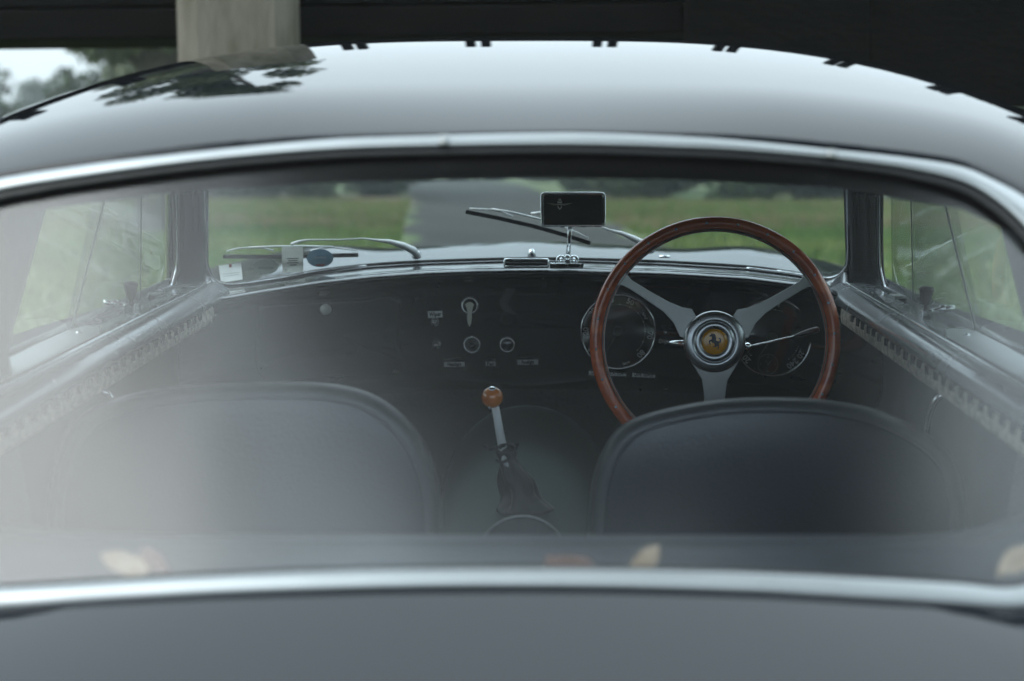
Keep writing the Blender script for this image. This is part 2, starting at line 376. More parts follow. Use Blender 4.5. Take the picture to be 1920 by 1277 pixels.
# headliner (cloth inside the roof) with its rear lip
rows = []
lipc = [(-170, 470), (0, 405), (320, 362), (640, 342), (1000, 335), (1280, 338), (1560, 352), (1800, 392), (1905, 440), (2010, 540)]
ti = [G(a, b + 6, .01) for a, b in LI[:NT]]
rows.append(ti)
rows.append([P(a, itp(lipc, a) - 22, q.y + .035) for (a, b), q in zip(LI[:NT], ti)])
rows.append([P(a, itp(lipc, a) - 4, q.y + .065) for (a, b), q in zip(LI[:NT], ti)])
rows.append([P(a, itp(lipc, a) - 1, q.y + .085) for (a, b), q in zip(LI[:NT], ti)])
rows.append([P(a, itp(lipc, a) - 14, q.y + .11) for (a, b), q in zip(LI[:NT], ti)])
for k in range(1, 12):
    t = .16 + .84 * k / 11
    rows.append([roofpt(p.x, p.y, p.z, t, -.035) for p in tops])
grid('headliner', rows, 'headliner', car)

# ---- boot lid below the window
bots = loO[NT + NS - 2: NT + NS - 2 + NB]
rows = []
for k in range(0, 26):
    d = 1.45 * (k / 25) ** 1.3
    r = []
    for p in bots:
        s = 1 + .95 * min(1, d / .4)
        x = max(-.83, min(.83, p.x * s))
        z = p.z + .004 - .34 * d - .02 * d * d + .30 * max(0, p.y - 1.05) * min(1, d / .1) - .10 * max(0, abs(x) - .4) ** 2 * min(1, d * 2)
        r.append(Vector((x, p.y - .004 - d, z)))
    rows.append(r)
grid('boot_lid', rows[::-1], 'paint', car)
tail = rows[-1]
# tail panel, flanks and wings
body = []
rows2 = [tail, [p + Vector((0, -.06, -.06)) for p in tail], [Vector((p.x * 1.0, p.y - .05, .42)) for p in tail], [Vector((p.x * .95, p.y + .05, .26)) for p in tail]]
grid('tail_panel', rows2[::-1], 'paint', car)
for sgn in (-1, 1):
    side = [p for p in (loO[NT:NT + NS - 2] if sgn > 0 else loO[-(NS - 2):][::-1])]
    edge = [(tops[-1] if sgn > 0 else tops[0])] + side + [bots[0] if sgn > 0 else bots[-1]]
    n = len(edge); rr = []
    for k in range(9):
        t = k / 8; row = []
        for i, p in enumerate(edge):
            u = i / (n - 1)
            top = Vector((sgn * .765, 1.78, 1.155)); mid = Vector((sgn * .85, 1.7, .84)); bot = Vector((sgn * .80, 1.05, .64))
            q = top * (1 - u) ** 2 + mid * 2 * u * (1 - u) + bot * u * u
            c = p.lerp(q, t) + Vector((sgn * .01, -.01, -.035)) * math.sin(math.pi * t)
            row.append(c)
        rr.append(row)
    grid('rear_quarter', rr, 'paint', car)
    # flank with wheel arches as one swept skin
    rr = []
    for z, xo in ((.86, .80), (.80, .845), (.68, .86), (.5, .85), (.34, .82), (.22, .78)):
        rr.append([Vector((sgn * (xo - .22 * max(0, -y + .2) ** 2 - .16 * max(0, y - 3.5) ** 2), y, z - .05 * max(0, y - 3.6) - .10 * max(0, -y + .3))) for y in np.linspace(-.45, 4.5, 50)])
    grid('body_side', rr, 'paint', car)
    for wy in (.35, 3.35):
        fr = (Vector((sgn * .72, wy, .33)), Vector((0, 1, 0)), Vector((0, 0, 1)), Vector((sgn, 0, 0)))
        wh = lathe('wheel', [(.05, .12), (.16, .10), (.2, .15), (.21, .16)], fr, 'chrome', car)
        lathe('tyre', [(.21, .02), (.21, .165), (.24, .18), (.31, .175), (.33, .15), (.33, .02), (.30, 0), (.21, .02)], fr, 'tyre', wh, cap=False)
# ---- bonnet with wings, seen over the scuttle
def bonz(x, y):
    return .903 + .037 * (y - 2.9) - .10 * max(0, y - 3.4) ** 2 + .008 * math.exp(-(x / .22) ** 2) * min(1, (y - 2.85) * 2) + .020 * math.exp(-((abs(x) - .57) / .13) ** 2) * math.sin(min(1, max(0, (y - 2.9) / 1.2)) * math.pi / 2) - .05 * max(0, abs(x) - .30) - .30 * max(0, abs(x) - .64) ** 1.6 - .012 * min(1, abs(x) / .4)
rows = []
for y in np.linspace(0, 1, 34):
    rows.append([Vector((x, (2.915 - .45 * x * x) + (4.55 - (2.915 - .45 * x * x)) * y, 0)) for x in np.linspace(-.85, .85, 61)])
for r in rows:
    for p in r: p.z = bonz(p.x, p.y)
grid('bonnet', rows, 'paint', car)
fr = []
grid('nose', [rows[-1], [p + Vector((-p.x * .05, .10, -.10)) for p in rows[-1]], [p + Vector((-p.x * .1, .12, -.3)) for p in rows[-1]], [p + Vector((-p.x * .15, 0, -.5)) for p in rows[-1]]], 'paint', car)
# ---- windscreen
WBOT = [(340, 505), (392, 508), (400, 524), (425, 534), (470, 530), (540, 519), (600, 508), (700, 497), (800, 491), (960, 486), (1100, 487), (1250, 492), (1400, 501), (1480, 511), (1540, 521), (1565, 519), (1583, 505), (1640, 505)]
xs = np.linspace(350, 1625, 70)
rows = [[W(x, 190 + (itp(WBOT, x) + 4 - 190) * t) for x in xs] for t in np.linspace(0, 1, 24)]
ws = grid('windscreen', rows, 'glass_front', car)
gp = [(383, 300), (384, 400), (386, 480), (390, 505), (400, 522), (425, 533), (470, 530), (540, 519), (600, 508), (700, 497), (800, 491), (960, 486), (1100, 487), (1250, 492), (1400, 501), (1480, 511), (1540, 521), (1565, 519), (1583, 505), (1590, 480), (1589, 400), (1587, 300)]
gp = smoothpoly(gp, 150)
tube('screen_gasket', [W(a, b, -.006) for a, b in gp], .0042, 'rubber', ws)
tube('screen_bead', [W(a, b - 0, -.012) for a, b in gp[:64]], .0016, 'chrome', ws)
tube('screen_bead', [W(a, b - 0, -.012) for a, b in gp[104:]], .0022, 'chrome', ws)
# header rail over the screen
tube('screen_header', [W(x, 235, -.01) for x in np.linspace(340, 1640, 30)], .02, 'dark', car)
# ---- A pillars: ridged glossy posts
for sgn in (-1, 1):
    cols = ([(1583, .012), (1588, -.006), (1594, -.020), (1600, -.026), (1605, -.022), (1609, -.010), (1614, -.012), (1619, -.030), (1624, -.034), (1628, -.022), (1632, -.016), (1637, -.030), (1642, -.036), (1647, -.030), (1652, -.012), (1655, .02)] if sgn > 0 else
            [(391, .012), (386, -.006), (380, -.020), (374, -.026), (369, -.022), (364, -.010), (357, -.012), (350, -.026), (344, -.034), (340, -.026), (334, -.018), (328, -.030), (322, -.036), (317, -.030), (313, -.012), (310, .02)])
    rr = []
    for py in np.linspace(250, 600, 36):
        fl = 0 if py < 500 else ((py - 500) / 100) ** 2 * 16
        lean = (-(py - 500) * .035 if sgn > 0 else (py - 500) * .015)
        row = []
        for i, (c, o_) in enumerate(cols):
            edge = 1 if i < 4 else (-1 if i > 11 else 0)
            cc = c - sgn * fl * edge * .8 - (lean if False else 0) + (6 if sgn > 0 else 0) * ((py - 400) / 200)
            row.append(W(cc, py, o_ - fl * .0008))
        rr.append(row)
    grid('pillar', rr, 'paint', car)
    # lower corner gusset joining post, dash and door
    c = [(1590, 480), (1586, 500), (1566, 521), (1535, 524), (1500, 522), (1500, 640), (1670, 640), (1662, 575), (1650, 540)] if sgn > 0 else [(384, 480), (389, 505), (402, 526), (425, 537), (470, 534), (470, 640), (300, 640), (316, 580), (330, 540)]
    o = obj('corner_gusset', [W(a, b, -.004) for a, b in c], [tuple(range(len(c)))], 'dashpaint', car, False); solidify(o, .003)

# ---- dashboard
DT = [(330, 590), (385, 566), (480, 549), (600, 530), (700, 519), (800, 512), (900, 508), (1060, 507), (1250, 513), (1400, 522), (1520, 537), (1600, 562), (1660, 590)]
xs = np.linspace(335, 1655, 110)
rows = []
def drow(f, Y):
    return [P(x, f(x), Y(x) if callable(Y) else Y) for x in xs]
wy = lambda x: W(x, itp(WBOT, x)).y
cv = lambda x: -.10 * ((x - 987) / 620) ** 2 * .9       # dash bows towards the doors
rows.append([W(x, itp(WBOT, x) + 3, -.002) for x in xs])
rows.append(drow(lambda x: itp(WBOT, x) + 6, lambda x: wy(x) - .03))
rows.append(drow(lambda x: itp(DT, x) - 9, lambda x: 2.70 + cv(x)))
rows.append(drow(lambda x: itp(DT, x) - 6, lambda x: 2.672 + cv(x)))
rows.append(drow(lambda x: itp(DT, x) - 7, lambda x: 2.655 + cv(x)))
rows.append(drow(lambda x: itp(DT, x) - 3, lambda x: 2.632 + cv(x)))
rows.append(drow(lambda x: itp(DT, x) + 1, lambda x: 2.622 + cv(x)))
rows.append(drow(lambda x: itp(DT, x) + 7, lambda x: 2.620 + cv(x)))
rows.append(drow(lambda x: itp(DT, x) + 13, lambda x: 2.630 + cv(x)))
for d, Y in ((18, 2.640), (30, 2.643), (60, 2.645), (100, 2.647), (140, 2.655), (170, 2.675), (195, 2.71), (215, 2.77), (222, 2.84)):
    rows.append(drow(lambda x: itp(DT, x) + d, lambda x: Y + cv(x)))
dash = grid('dashboard', rows, 'dashpaint', car)
def DS(px, py, off=0):           # point on the dash face
    d = py - itp(DT, px)
    Y = float(np.interp(d, [13, 18, 30, 60, 100, 140, 170, 195, 215], [2.63, 2.64, 2.643, 2.645, 2.647, 2.655, 2.675, 2.71, 2.77])) + cv(px)
    return P(px, py, Y + off)
def dframe(px, py, off=-.001, tilt=0):
    return frame(DS(px, py, off), (0.0, -1, .02 - tilt))
k = 2.64 / F
# raised demister ledge with a pale strip at the driver's side
tube('demister_ledge', [W(a, itp(WBOT, a) + 7, -.035) for a in np.linspace(590, 1560, 60)], [.006 * min(1, .2 + min(i, 59 - i) / 5) for i in range(60)], 'dashpaint', dash)
tube('bright_strip', [W(a, itp(WBOT, a) + 2, -.028) for a in np.linspace(1400, 1512, 20)], .0028, 'chrome', dash)
# glovebox lid outline (proud panel) and its knob
gb = [(485, 572), (560, 566), (680, 560), (748, 557), (750, 640), (750, 700), (620, 704), (490, 706)]
gb = smoothpoly(gb + [gb[0]], 60)
def inset(poly, s):
    cx_ = sum(p[0] for p in poly) / len(poly); cy_ = sum(p[1] for p in poly) / len(poly)
    return [(cx_ + (p[0] - cx_) * s, cy_ + (p[1] - cy_) * s) for p in poly]
grid('glovebox_lid', [[DS(a, b, o_) for a, b in inset(gb[:-1], s)] for s, o_ in ((1.0, .003), (1.0, -.003), (.985, -.005), (.9, -.0055), (.5, -.0055), (.05, -.0055))], 'dashpaint', dash, close=True)
lathe('glovebox_knob', [(4 * k, 0), (4 * k, .006), (9 * k, .009), (11 * k, .014), (10 * k, .019), (6 * k, .0225), (.0001, .0235)], dframe(613, 579), 'pearl', dash)
# switches
def ring(name, px, py, r, mt='chrome', par=None, prof=None):
    rr = r * k
    return lathe(name, prof or [(rr, 0), (rr, .003), (rr * .92, .0065), (rr * .80, .0065), (rr * .72, .003), (rr * .70, .0)], dframe(px, py), mt, par or dash, cap=False)
ig = ring('ignition_switch', 881, 573, 17)
lathe('switch_core', [(12.5 * k, .001), (12.5 * k, .003), (.0001, .003)], dframe(881, 573), 'black', ig)
fr = dframe(881, 573)
plate('lever_handle', [(a * k, b * k) for a, b in [(-8, 3), (-5, 6), (0, 8), (5, 6), (8, 3), (6, -4), (4, -12), (4.2, -22), (3.2, -32), (0, -39), (-3.6, -32), (-4.6, -22), (-3.6, -12), (-5.5, -4)]], fr, 'cream', .006, ig, .008)
for px, py in ((816, 604), (819, 646)):
    lathe('toggle_switch', [(8.6 * k, 0), (9 * k, .003), (7.5 * k, .006), (5 * k, .0075), (4.4 * k, .016), (3 * k, .0185), (.0001, .019)], dframe(px, py), 'chrome', dash)
s1 = ring('rotary_switch', 885, 646, 17)
lathe('switch_core', [(13 * k, .001), (12 * k, .0055), (5.5 * k, .006), (5 * k, .009), (4.2 * k, .009), (4.0 * k, .006), (.0001, .006)], dframe(885, 646), 'dashpaint', s1)
s2 = ring('cigar_lighter', 951, 646, 15)
lathe('switch_core', [(11.5 * k, .001), (11 * k, .008), (9 * k, .009), (.0001, .009)], dframe(951, 646), 'dashpaint', s2)
ring('blank_socket', 950, 598, 12, 'dashpaint')
# paper labels
def dlabel(px, py, w_, h_, s, rot, mt, pmt, hh):
    tl = .25 if py > 665 and px < 1050 else 0
    fr = dframe(px, py, -.0012 if not tl else -.010, tl); c, sn = math.cos(rot), math.sin(rot)
    po = [(a * w_ / 2 * k, b * h_ / 2 * k) for a, b in ((-1, -1), (1, -1), (1, 1), (-1, 1))]
    po = [(a * c - b * sn, a * sn + b * c) for a, b in po]
    lb = plate('paper_label', po, fr, mt, .0008, dash)
    text('lettering', s, fr, hh * k, pmt, lb, rot=rot, h0=.0010, wide=(w_ * .86) / (len(s) * hh * .74))
dlabel(816, 589.5, 27, 12.5, 'Wiper', .045, 'paper', 'print', 8)
dlabel(852, 683, 40, 9.5, 'Headlight', .02, 'label', 'print', 7.5)
dlabel(920, 682, 19, 9.5, 'Fan', .03, 'label', 'print', 7.5)
dlabel(989.5, 679, 40, 10, 'Panellight', .01, 'label', 'print', 7.5)
dlabel(1139, 699.5, 72, 10, 'DEM. VENTILATEUR', -.03, 'paper', 'print', 7.5)
dlabel(1207, 702.5, 44, 10, 'LAVE. GLACE', -.03, 'paper', 'print', 7.5)
# small switches behind the wheel
for px, py, r in ((1052, 552, 5), (1293, 570, 5), (1248, 622, 5), (1200, 730, 3)):
    lathe('pull_knob', [(r * k, 0), (r * k, .004), (r * .5 * k, .006), (r * .5 * k, .012), (r * .9 * k, .014), (.0001, .017)], dframe(px, py), 'dashpaint' if r == 5 and px != 1248 else 'chrome', dash)

# ---- gauges
def gauge(px, py, R, labels, needle, lab, cap_r=10):
    fr = dframe(px, py, -.003)
    g = lathe('gauge', [(R * k, 0), (R * k, .004), (.97 * R * k, .005), (.0001, .005)], fr, 'gaugeface', car, seg=64); g['label'] = lab
    lathe('bezel', [(R * 1.0 * k, 0), (R * 1.03 * k, .004), (R * 1.03 * k, .012), (R * 1.0 * k, .014), (R * .985 * k, .010), (R * .985 * k, .005)], fr, 'chrome', g, seg=96, cap=False)
    for s, ang, rr, hh in labels:
        a = math.radians(ang)
        text('numeral', s, fr, hh * k, 'numeral', g, math.cos(a) * rr * k, math.sin(a) * rr * k, a - math.pi / 2, .0056)
    a = math.radians(needle[0])
    d = Vector((math.cos(a), math.sin(a))); q = Vector((-d.y, d.x))
    pts = [d * 8 + q * 1.2, d * needle[1], d * 8 - q * 1.2]
    plate('needle', [(p.x * k, p.y * k) for p in pts], fr, 'cap', .0008, g, .0075)
    lathe('needle_cap', [(cap_r * k, .007), (cap_r * k, .010), (cap_r * .75 * k, .0108), (cap_r * .7 * k, .0104), (.0001, .0108)], fr, 'cap', g)
    # tick dots
    bm = bmesh.new(); o, x, y, n = fr
    rng = (labels[0][1], labels[-1][1]) if s != 'x100' else (labels[0][1], labels[-2][1])
    for i in range(61):
        a = math.radians(rng[0] + (rng[1] - rng[0]) * i / 60); big = i % 5 == 0; ra = 51 * k; s_ = (1.3 if big else .7) * k
        c = o + x * math.cos(a) * ra + y * math.sin(a) * ra + n * .0056
        bm.faces.new([bm.verts.new(c + x * s_ * math.cos(t) + y * s_ * math.sin(t)) for t in np.linspace(0, 2 * math.pi, 7)[:-1]])
    me = bpy.data.meshes.new('tick_marks'); bm.to_mesh(me); bm.free(); link('tick_marks', me, 'numeral', g, False)
    lathe('gauge_glass', [(R * .985 * k, .0112), (.97 * R * k, .0118), (.9 * R * k, .01195), (.0001, .0121)], fr, 'gaugeglass', g, seg=48)
    return g, fr
tach = [(str(v), 217 - 37.3 * i, 60, 11) for i, v in enumerate((10, 20, 30, 40, 50, 60, 70, 80))] + [('x100', 285, 62, 5)]
g1, f1 = gauge(1158.5, 621, 69, tach, (-119, 51), 'rev counter dial')
sp = [(str(20 + 20 * i), 221 - 24.8 * i, 61, 11) for i in range(12)]
g2, f2 = gauge(1447, 632, 70, sp, (-124, 53), 'speedometer dial with inset clock')
lathe('clock_ring', [(18 * k, .0056), (18.6 * k, .0062), (19.2 * k, .0056)], (f2[0] + f2[1] * (-7 * k) + f2[2] * (-50 * k), f2[1], f2[2], f2[3]), 'cap', g2, cap=False)
cf = (f2[0] + f2[1] * (-7 * k) + f2[2] * (-50 * k), f2[1], f2[2], f2[3])
plate('clock_hand', [(-5 * k, 8 * k), (-4 * k, 8.6 * k), (0, 0), (4 * k, 6 * k), (5 * k, 5.4 * k), (.6 * k, -2 * k)], cf, 'cap', .0004, g2, .006)
for s, a_, b_ in (('12', 0, 13), ('3', 13, 0), ('6', 0, -13), ('9', -13, 0)):
    text('numeral', s, cf, 4 * k, 'cap', g2, a_ * k, b_ * k, 0, .0056)

# ---- ashtray and mirror on the dash top
def rect_pts(x0, y0, x1, y1): return [(x0, y0), (x1, y0), (x1, y1), (x0, y1)]
Ya = 2.63
o_ = P(987, 497, Ya); fra = frame(o_, (0, -1, .35)); ka = Ya / F
ash = plate('ashtray', [(-42 * ka, -7 * ka), (42 * ka, -7 * ka), (40 * ka, 8 * ka), (-41 * ka, 8 * ka)], fra, 'dashpaint', .010, dash); bev(ash, .002)
for yy, hw in ((7.5, 41), (-6, 41.5)):
    tube('chrome_rail', [fra[0] + fra[1] * x * ka + fra[2] * yy * ka + fra[3] * .012 for x in np.linspace(-hw, hw, 6)], .0024 if yy > 0 else .0015, 'chrome', ash)
plate('ashtray_lip', [(-39 * ka, 2 * ka), (39 * ka, 2 * ka), (37 * ka, 7 * ka), (-37 * ka, 7 * ka)], fra, 'chrome', .003, ash, .010)
for xx in (-41, 41):
    tube('chrome_rail', [fra[0] + fra[1] * xx * ka + fra[2] * y_ * ka + fra[3] * .012 for y_ in (-6, 0, 7.5)], .0016, 'chrome', ash)
Ym = 2.60; km = Ym / F
fm = frame(P(1074.5, 393, Ym), (.05, -1, .17))
mir = empty('rear_view_mirror', car)
rr_ = lambda w_, h_, r_: [(sx * (w_ - r_) + r_ * math.cos(a), sy * (h_ - r_) + r_ * math.sin(a)) for sx, sy, a0 in ((1, 1, 0), (-1, 1, 90), (-1, -1, 180), (1, -1, 270)) for a in [math.radians(a0 + t) for t in (0, 30, 60, 90)]]
bev(plate('mirror_shell', [(a * km, b * km) for a, b in rr_(59, 30, 5)], fm, 'chrome', .010, mir, -.010), .002)
mgl = plate('mirror_glass', [(a * km, b * km) for a, b in rr_(55, 27, 2)], fm, 'mirror', .0015, mir, .0005)
tube('mirror_rim', [fm[0] + fm[1] * a * km + fm[2] * b * km + fm[3] * .002 for a, b in rr_(58, 30, 5)], .0029, 'chrome', mir, closed=True)
for xx in (-20, 20):
    for yy in (1, -1):
        bev(plate('mirror_clip', [((xx - 7) * km, 0), ((xx + 7) * km, 0), ((xx + 4) * km, yy * 4 * km), ((xx - 4) * km, yy * 4 * km)] if yy > 0 else [((xx - 4) * km, yy * 4 * km), ((xx + 4) * km, yy * 4 * km), ((xx + 7) * km, 0), ((xx - 7) * km, 0)], (fm[0] + fm[2] * yy * 28.5 * km, fm[1], fm[2], fm[3]), 'chrome' if yy > 0 else 'rubber', .010, mir, -.006), .0006)
# pale winged badge printed on the mirror
fb = (fm[0] + fm[1] * (-25 * km) + fm[2] * (9 * km), fm[1], fm[2], fm[3])
em = plate('winged_badge', [(a * km, b * km) for a, b in [(-24, 3), (-14, 2.5), (-6, 1.5), (-6, -2), (-12, -1), (-18, 1)]], fb, 'label', .0002, mir, .0024)
plate('winged_badge', [(a * km, b * km) for a, b in [(25, 3), (18, 1), (12, -1), (6, -2), (6, 1.5), (14, 2.5)]], fb, 'label', .0002, mir, .0024)
for po in ([(-4, 3), (4, 3), (5, 6), (-5, 6)], [(-3.6, 7.5), (3.6, 7.5), (2, 11), (-2, 11)], [(-6, -.5), (6, -.5), (5.5, 1.5), (-5.5, 1.5)], [(-4, -2), (-2, -2), (-2, -5), (0, -6.5), (2, -5), (2, -2), (4, -2), (4, -6), (0, -10), (-4, -6)]):
    plate('badge_shield', [(a * km, b * km) for a, b in po], fb, 'paper', .0002, mir, .0026)
st0 = P(1069, 426, Ym); st1 = P(1065, 480, 2.64)
tube('mirror_stem', [st0, st0.lerp(st1, .5), st1], [.0042, .0038, .0042], 'chrome', mir)
ff = frame(P(1064, 487, 2.635), (0, -1, .5))
lathe('stem_boss', [(9 * km, 0), (9 * km, .004), (6 * km, .008), (5.5 * km, .014), (3 * km, .018), (.0001, .018)], ff, 'chrome', mir)
for sx in (-1, 1):
    fk = (ff[0] + ff[1] * (sx * 12 * km) + ff[2] * (-1 * km), ff[1], ff[2], ff[3])
    lathe('mount_flange', [(9.5 * km, 0), (9.5 * km, .003), (7 * km, .0045), (6 * km, .0025), (3 * km, .0025), (2.6 * km, .006), (.0001, .0065)], fk, 'chrome', mir)
bp = plate('base_plate', [(-32 * km, -6 * km), (31 * km, -6 * km), (33 * km, 4 * km), (-34 * km, 5 * km)], frame(P(1063, 499, 2.622), (0, -1, .35)), 'chrome', .008, mir); bev(bp, .002)
for xx in (-24, 0, 24):
    lathe('plate_screw', [(3 * km, .008), (3 * km, .0095), (.0001, .0105)], (Vector(P(1063 + xx, 499, 2.622)), *frame((0, 0, 0), (0, -1, .35))[1:]), 'dashpaint', mir, seg=12)

# ---- stickers inside the windscreen
def sticker(name, pts, mt, off=-.004, lab=None):
    o = obj(name, [W(a, b, off) for a, b in pts] + [W(a, b, off + .0008) for a, b in pts], [tuple(range(len(pts)))[::-1], tuple(range(len(pts), 2 * len(pts)))] + [(i, (i + 1) % len(pts), len(pts) + (i + 1) % len(pts), len(pts) + i) for i in range(len(pts))], mt, ws, False)
    if lab: o['label'] = lab
    return o
def wframe(px, py, off):
    o0 = W(px, py, off); x = (W(px + 10, py, off) - o0).normalized(); y = (W(px, py - 10, off) - o0).normalized(); n = x.cross(y).normalized(); y = n.cross(x)
    if n.y > 0: n = -n
    return o0, x, y, n
def ell(cx_, cy_, a, b, n=28): return [(cx_ + a * math.cos(t), cy_ + b * math.sin(t)) for t in np.linspace(0, 2 * math.pi, n + 1)[:-1]]
kw = 2.8 / F
sticker('screen_sticker', [(410, 498), (452, 493), (455, 524), (414, 530)], 'sticker_white', lab='white square sticker with red tab')
sticker('sticker_print', [(429, 495), (434, 494.5), (434.5, 501), (429.5, 501.5)], 'red', -.0052)
sticker('sticker_print', [(417, 514), (450, 510), (450, 511), (417, 515)], 'label', -.0052)
sticker('sticker_print', [(418, 518), (448, 514), (448, 515), (418, 519)], 'label', -.0052)
sticker('screen_sticker', ell(498, 500, 24, 14), 'sticker_dark', lab='oval olive sticker')
text('sticker_print', 'MOTORFILM', wframe(498, 503, -.0055), 6 * kw, 'cap', ws, mirror=True, wide=.62, rot=.03)
sticker('screen_sticker', [(528, 464), (568, 463), (569, 510), (530, 512)], 'sticker_grey', lab='tall grey sticker')
text('sticker_print', 'C', wframe(536, 507, -.0055), 5 * kw, 'print', ws)
for i, (yy, x0, x1) in enumerate(((484, 538, 560), (488, 540, 558), (492, 538, 560), (496, 543, 556))):
    sticker('sticker_print', [(x0, yy), (x1, yy - .5), (x1, yy + 1.6), (x0, yy + 2.1)], 'cap', -.0052)
sticker('screen_sticker', ell(600, 484, 25, 17), 'sticker_blue', -.005, lab='oval blue sticker')
text('sticker_print', 'CLASSICS', wframe(600, 483, -.0062), 5 * kw, 'label', ws, wide=.8)
sticker('sticker_print', [(590, 496), (610, 495), (608, 499), (594, 499.5)], 'red', -.006)

# ---- wipers (outside the glass)
def Wo(a, b, off=0): return W(a, b, .022 + off)
def wiper(rub, spine, sub, arm, aw, piv, lab):
    e = strip('wiper', rub, 8, 'rubber', car, Wo, .0, .006); e['label'] = lab
    wt = lambda nm, ps, ws_, of: tube(nm, [Wo(a, b, of) for a, b in ps], [q / 2 * k * 1.1 for q in (ws_ if hasattr(ws_, '__len__') else [ws_] * len(ps))], 'wiper', e, 12)
    wt('blade_spine', spine, 3.6, -.004)
    for s_ in sub: wt('blade_yoke', s_, 2.8, -.003)
    wt('wiper_arm', arm, aw, -.008)
    q = Wo(*piv); lathe('wiper_pivot', [(9 * k, 0), (9 * k, .008), (6 * k, .014), (.0001, .016)], frame(q, (0, -.6, 1), Vector((0, 1, 0))), 'chrome', e)
    return e
wiper([(418, 481), (500, 481.5), (590, 480), (672, 478)], [(468, 464), (520, 462), (570, 461.5), (624, 463)], [[(425, 471), (445, 466), (470, 464), (495, 465.5), (513, 470)], [(582, 470), (600, 466), (624, 464), (650, 467), (668, 470)]],
      [(546, 458), (560, 453), (576, 450), (640, 449.5), (680, 447), (702, 450), (730, 453), (755, 460), (775, 470), (784, 480)], [6, 5, 3, 2.6, 2.6, 4, 8, 12, 15, 11], (781, 482), 'wiper lying low on the passenger side')
wiper([(873, 397), (930, 408), (1000, 424), (1060, 441), (1107, 456)], [(922, 392), (960, 398), (1010, 410), (1050, 423)], [[(880, 391), (900, 392), (924, 393), (945, 399), (962, 406)], [(1040, 422), (1060, 427), (1082, 436), (1103, 447)]],
      [(996, 401), (1012, 399), (1040, 404), (1090, 416), (1128, 426), (1145, 432), (1165, 437), (1190, 448), (1210, 458), (1221, 470)], [6, 5, 3, 2.6, 2.6, 4, 7, 11, 13, 10], (1219, 471), 'wiper raised across the middle of the screen')
# screen washer jet and scuttle bits
jf = frame(Vector((P(997, 476, 2.99))), (0, -.5, 1), Vector((0, 1, 0)))
lathe('washer_jet', [(9 * k, -.01), (8 * k, .004), (5 * k, .010), (.0001, .012)], jf, 'chrome', car)
tube('washer_jet', [P(1236, 481, 2.93), P(1256, 481, 2.93)], .003, 'chrome', car)

# ---- steering wheel
OW = P(1339, 640, 2.38); kk = (OW - CAMP).dot(FW) / F
fw = frame(OW, (-.075, -1, .085))
ow, xw, yw, nw = fw
def wp(a, b, h=0): return ow + xw * a * kk + yw * b * kk + nw * h
sw = empty('steering_wheel', car)
seg, rs = 128, 14; R0 = 221.5
v = []; f = []
for i in range(seg):
    a = 2 * math.pi * i / seg; d = xw * math.cos(a) + yw * math.sin(a)
    for j in range(rs):
        t = 2 * math.pi * j / rs
        v.append(ow + d * (R0 * kk + .0108 * math.cos(t)) + nw * .0118 * math.sin(t))
for i in range(seg):
    for j in range(rs):
        f.append((i * rs + j, ((i + 1) % seg) * rs + j, ((i + 1) % seg) * rs + (j + 1) % rs, i * rs + (j + 1) % rs))
obj('wheel_rim', v, f, 'wood', sw)
# alloy core ring showing at the inner edge
prof = [(205.0, .0016), (205.0, -.0016), (212, -.0016), (212, .0016), (205.0, .0016)]
lathe('rim_core', [(r * kk, h) for r, h in prof], fw, 'alloy', sw, seg=128, cap=False)
lathe('rim_core', [(r * kk, h) for r, h in [(207.2, .005), (206.2, .0035), (207.2, .0025)]], fw, 'wood', sw, seg=128, cap=False)
for i in range(24):
    a = 2 * math.pi * (i + .3) / 24
    c = wp(math.cos(a) * 221, math.sin(a) * 221.5, .0112)
    ob = lathe('rivet', [(2.6 * kk, 0), (2.3 * kk, .0012), (.0001, .0016)], (c, xw, yw, nw), 'label', sw, seg=10)
R_sp = [(30, 40), (42, 60), (60, 63), (85, 73), (120, 92), (155, 113), (166, 126), (168, 140), (186, 126), (200, 100), (186, 104), (172, 103), (160, 97), (130, 78), (95, 54), (76, 34), (64, 8), (40, 0)]
L_sp = [(-a, b) for a, b in R_sp][::-1]
D_sp = [(-50, -30), (-34, -52), (-22, -72), (-17, -105), (-17, -180), (-30, -208), (36, -208), (22, -180), (22, -105), (26, -72), (38, -52), (50, -30)][::-1]
for s_ in (R_sp, L_sp, D_sp):
    bev(plate('spoke', [(a * kk, b * kk) for a, b in s_], fw, 'alloy', .004, sw, -.002), .0008, 2, 30)
hub = lathe('wheel_hub', [(40 * kk, -.03), (54 * kk, -.012), (57.5 * kk, .004), (57.5 * kk, .011), (56.3 * kk, .0150), (53.5 * kk, .0172), (49 * kk, .0186), (44 * kk, .0194), (38.4 * kk, .0200), (38.0 * kk, .0186), (37.2 * kk, .0186), (36.8 * kk, .0202), (32 * kk, .0208), (25.5 * kk, .0211), (25 * kk, .0203), (.0001, .0203)], fw, mat('satin_hub', (.55, .57, .59), .3, 1, rvar=.08, vscale=60), sw, seg=72)
lathe('horn_badge', [(24.3 * kk, .0203), (24 * kk, .0212), (18 * kk, .0220), (.0001, .0224)], fw, 'yellow', sw, seg=48)
hz = [(480, 512), (500, 530), (524, 522), (530, 545), (520, 578), (490, 584), (480, 602), (487, 640), (508, 662), (516, 650), (502, 626), (508, 606), (526, 612), (540, 632), (562, 632), (578, 656), (584, 684), (566, 692), (540, 694), (556, 704), (598, 702), (622, 682), (636, 700), (628, 744), (642, 742), (650, 700), (652, 650), (655, 625), (674, 632), (688, 604), (682, 562), (650, 538), (643, 548), (664, 580), (662, 600), (640, 604), (602, 590), (602, 548), (590, 498), (576, 474), (556, 482), (546, 464), (540, 480), (520, 468), (514, 490)]
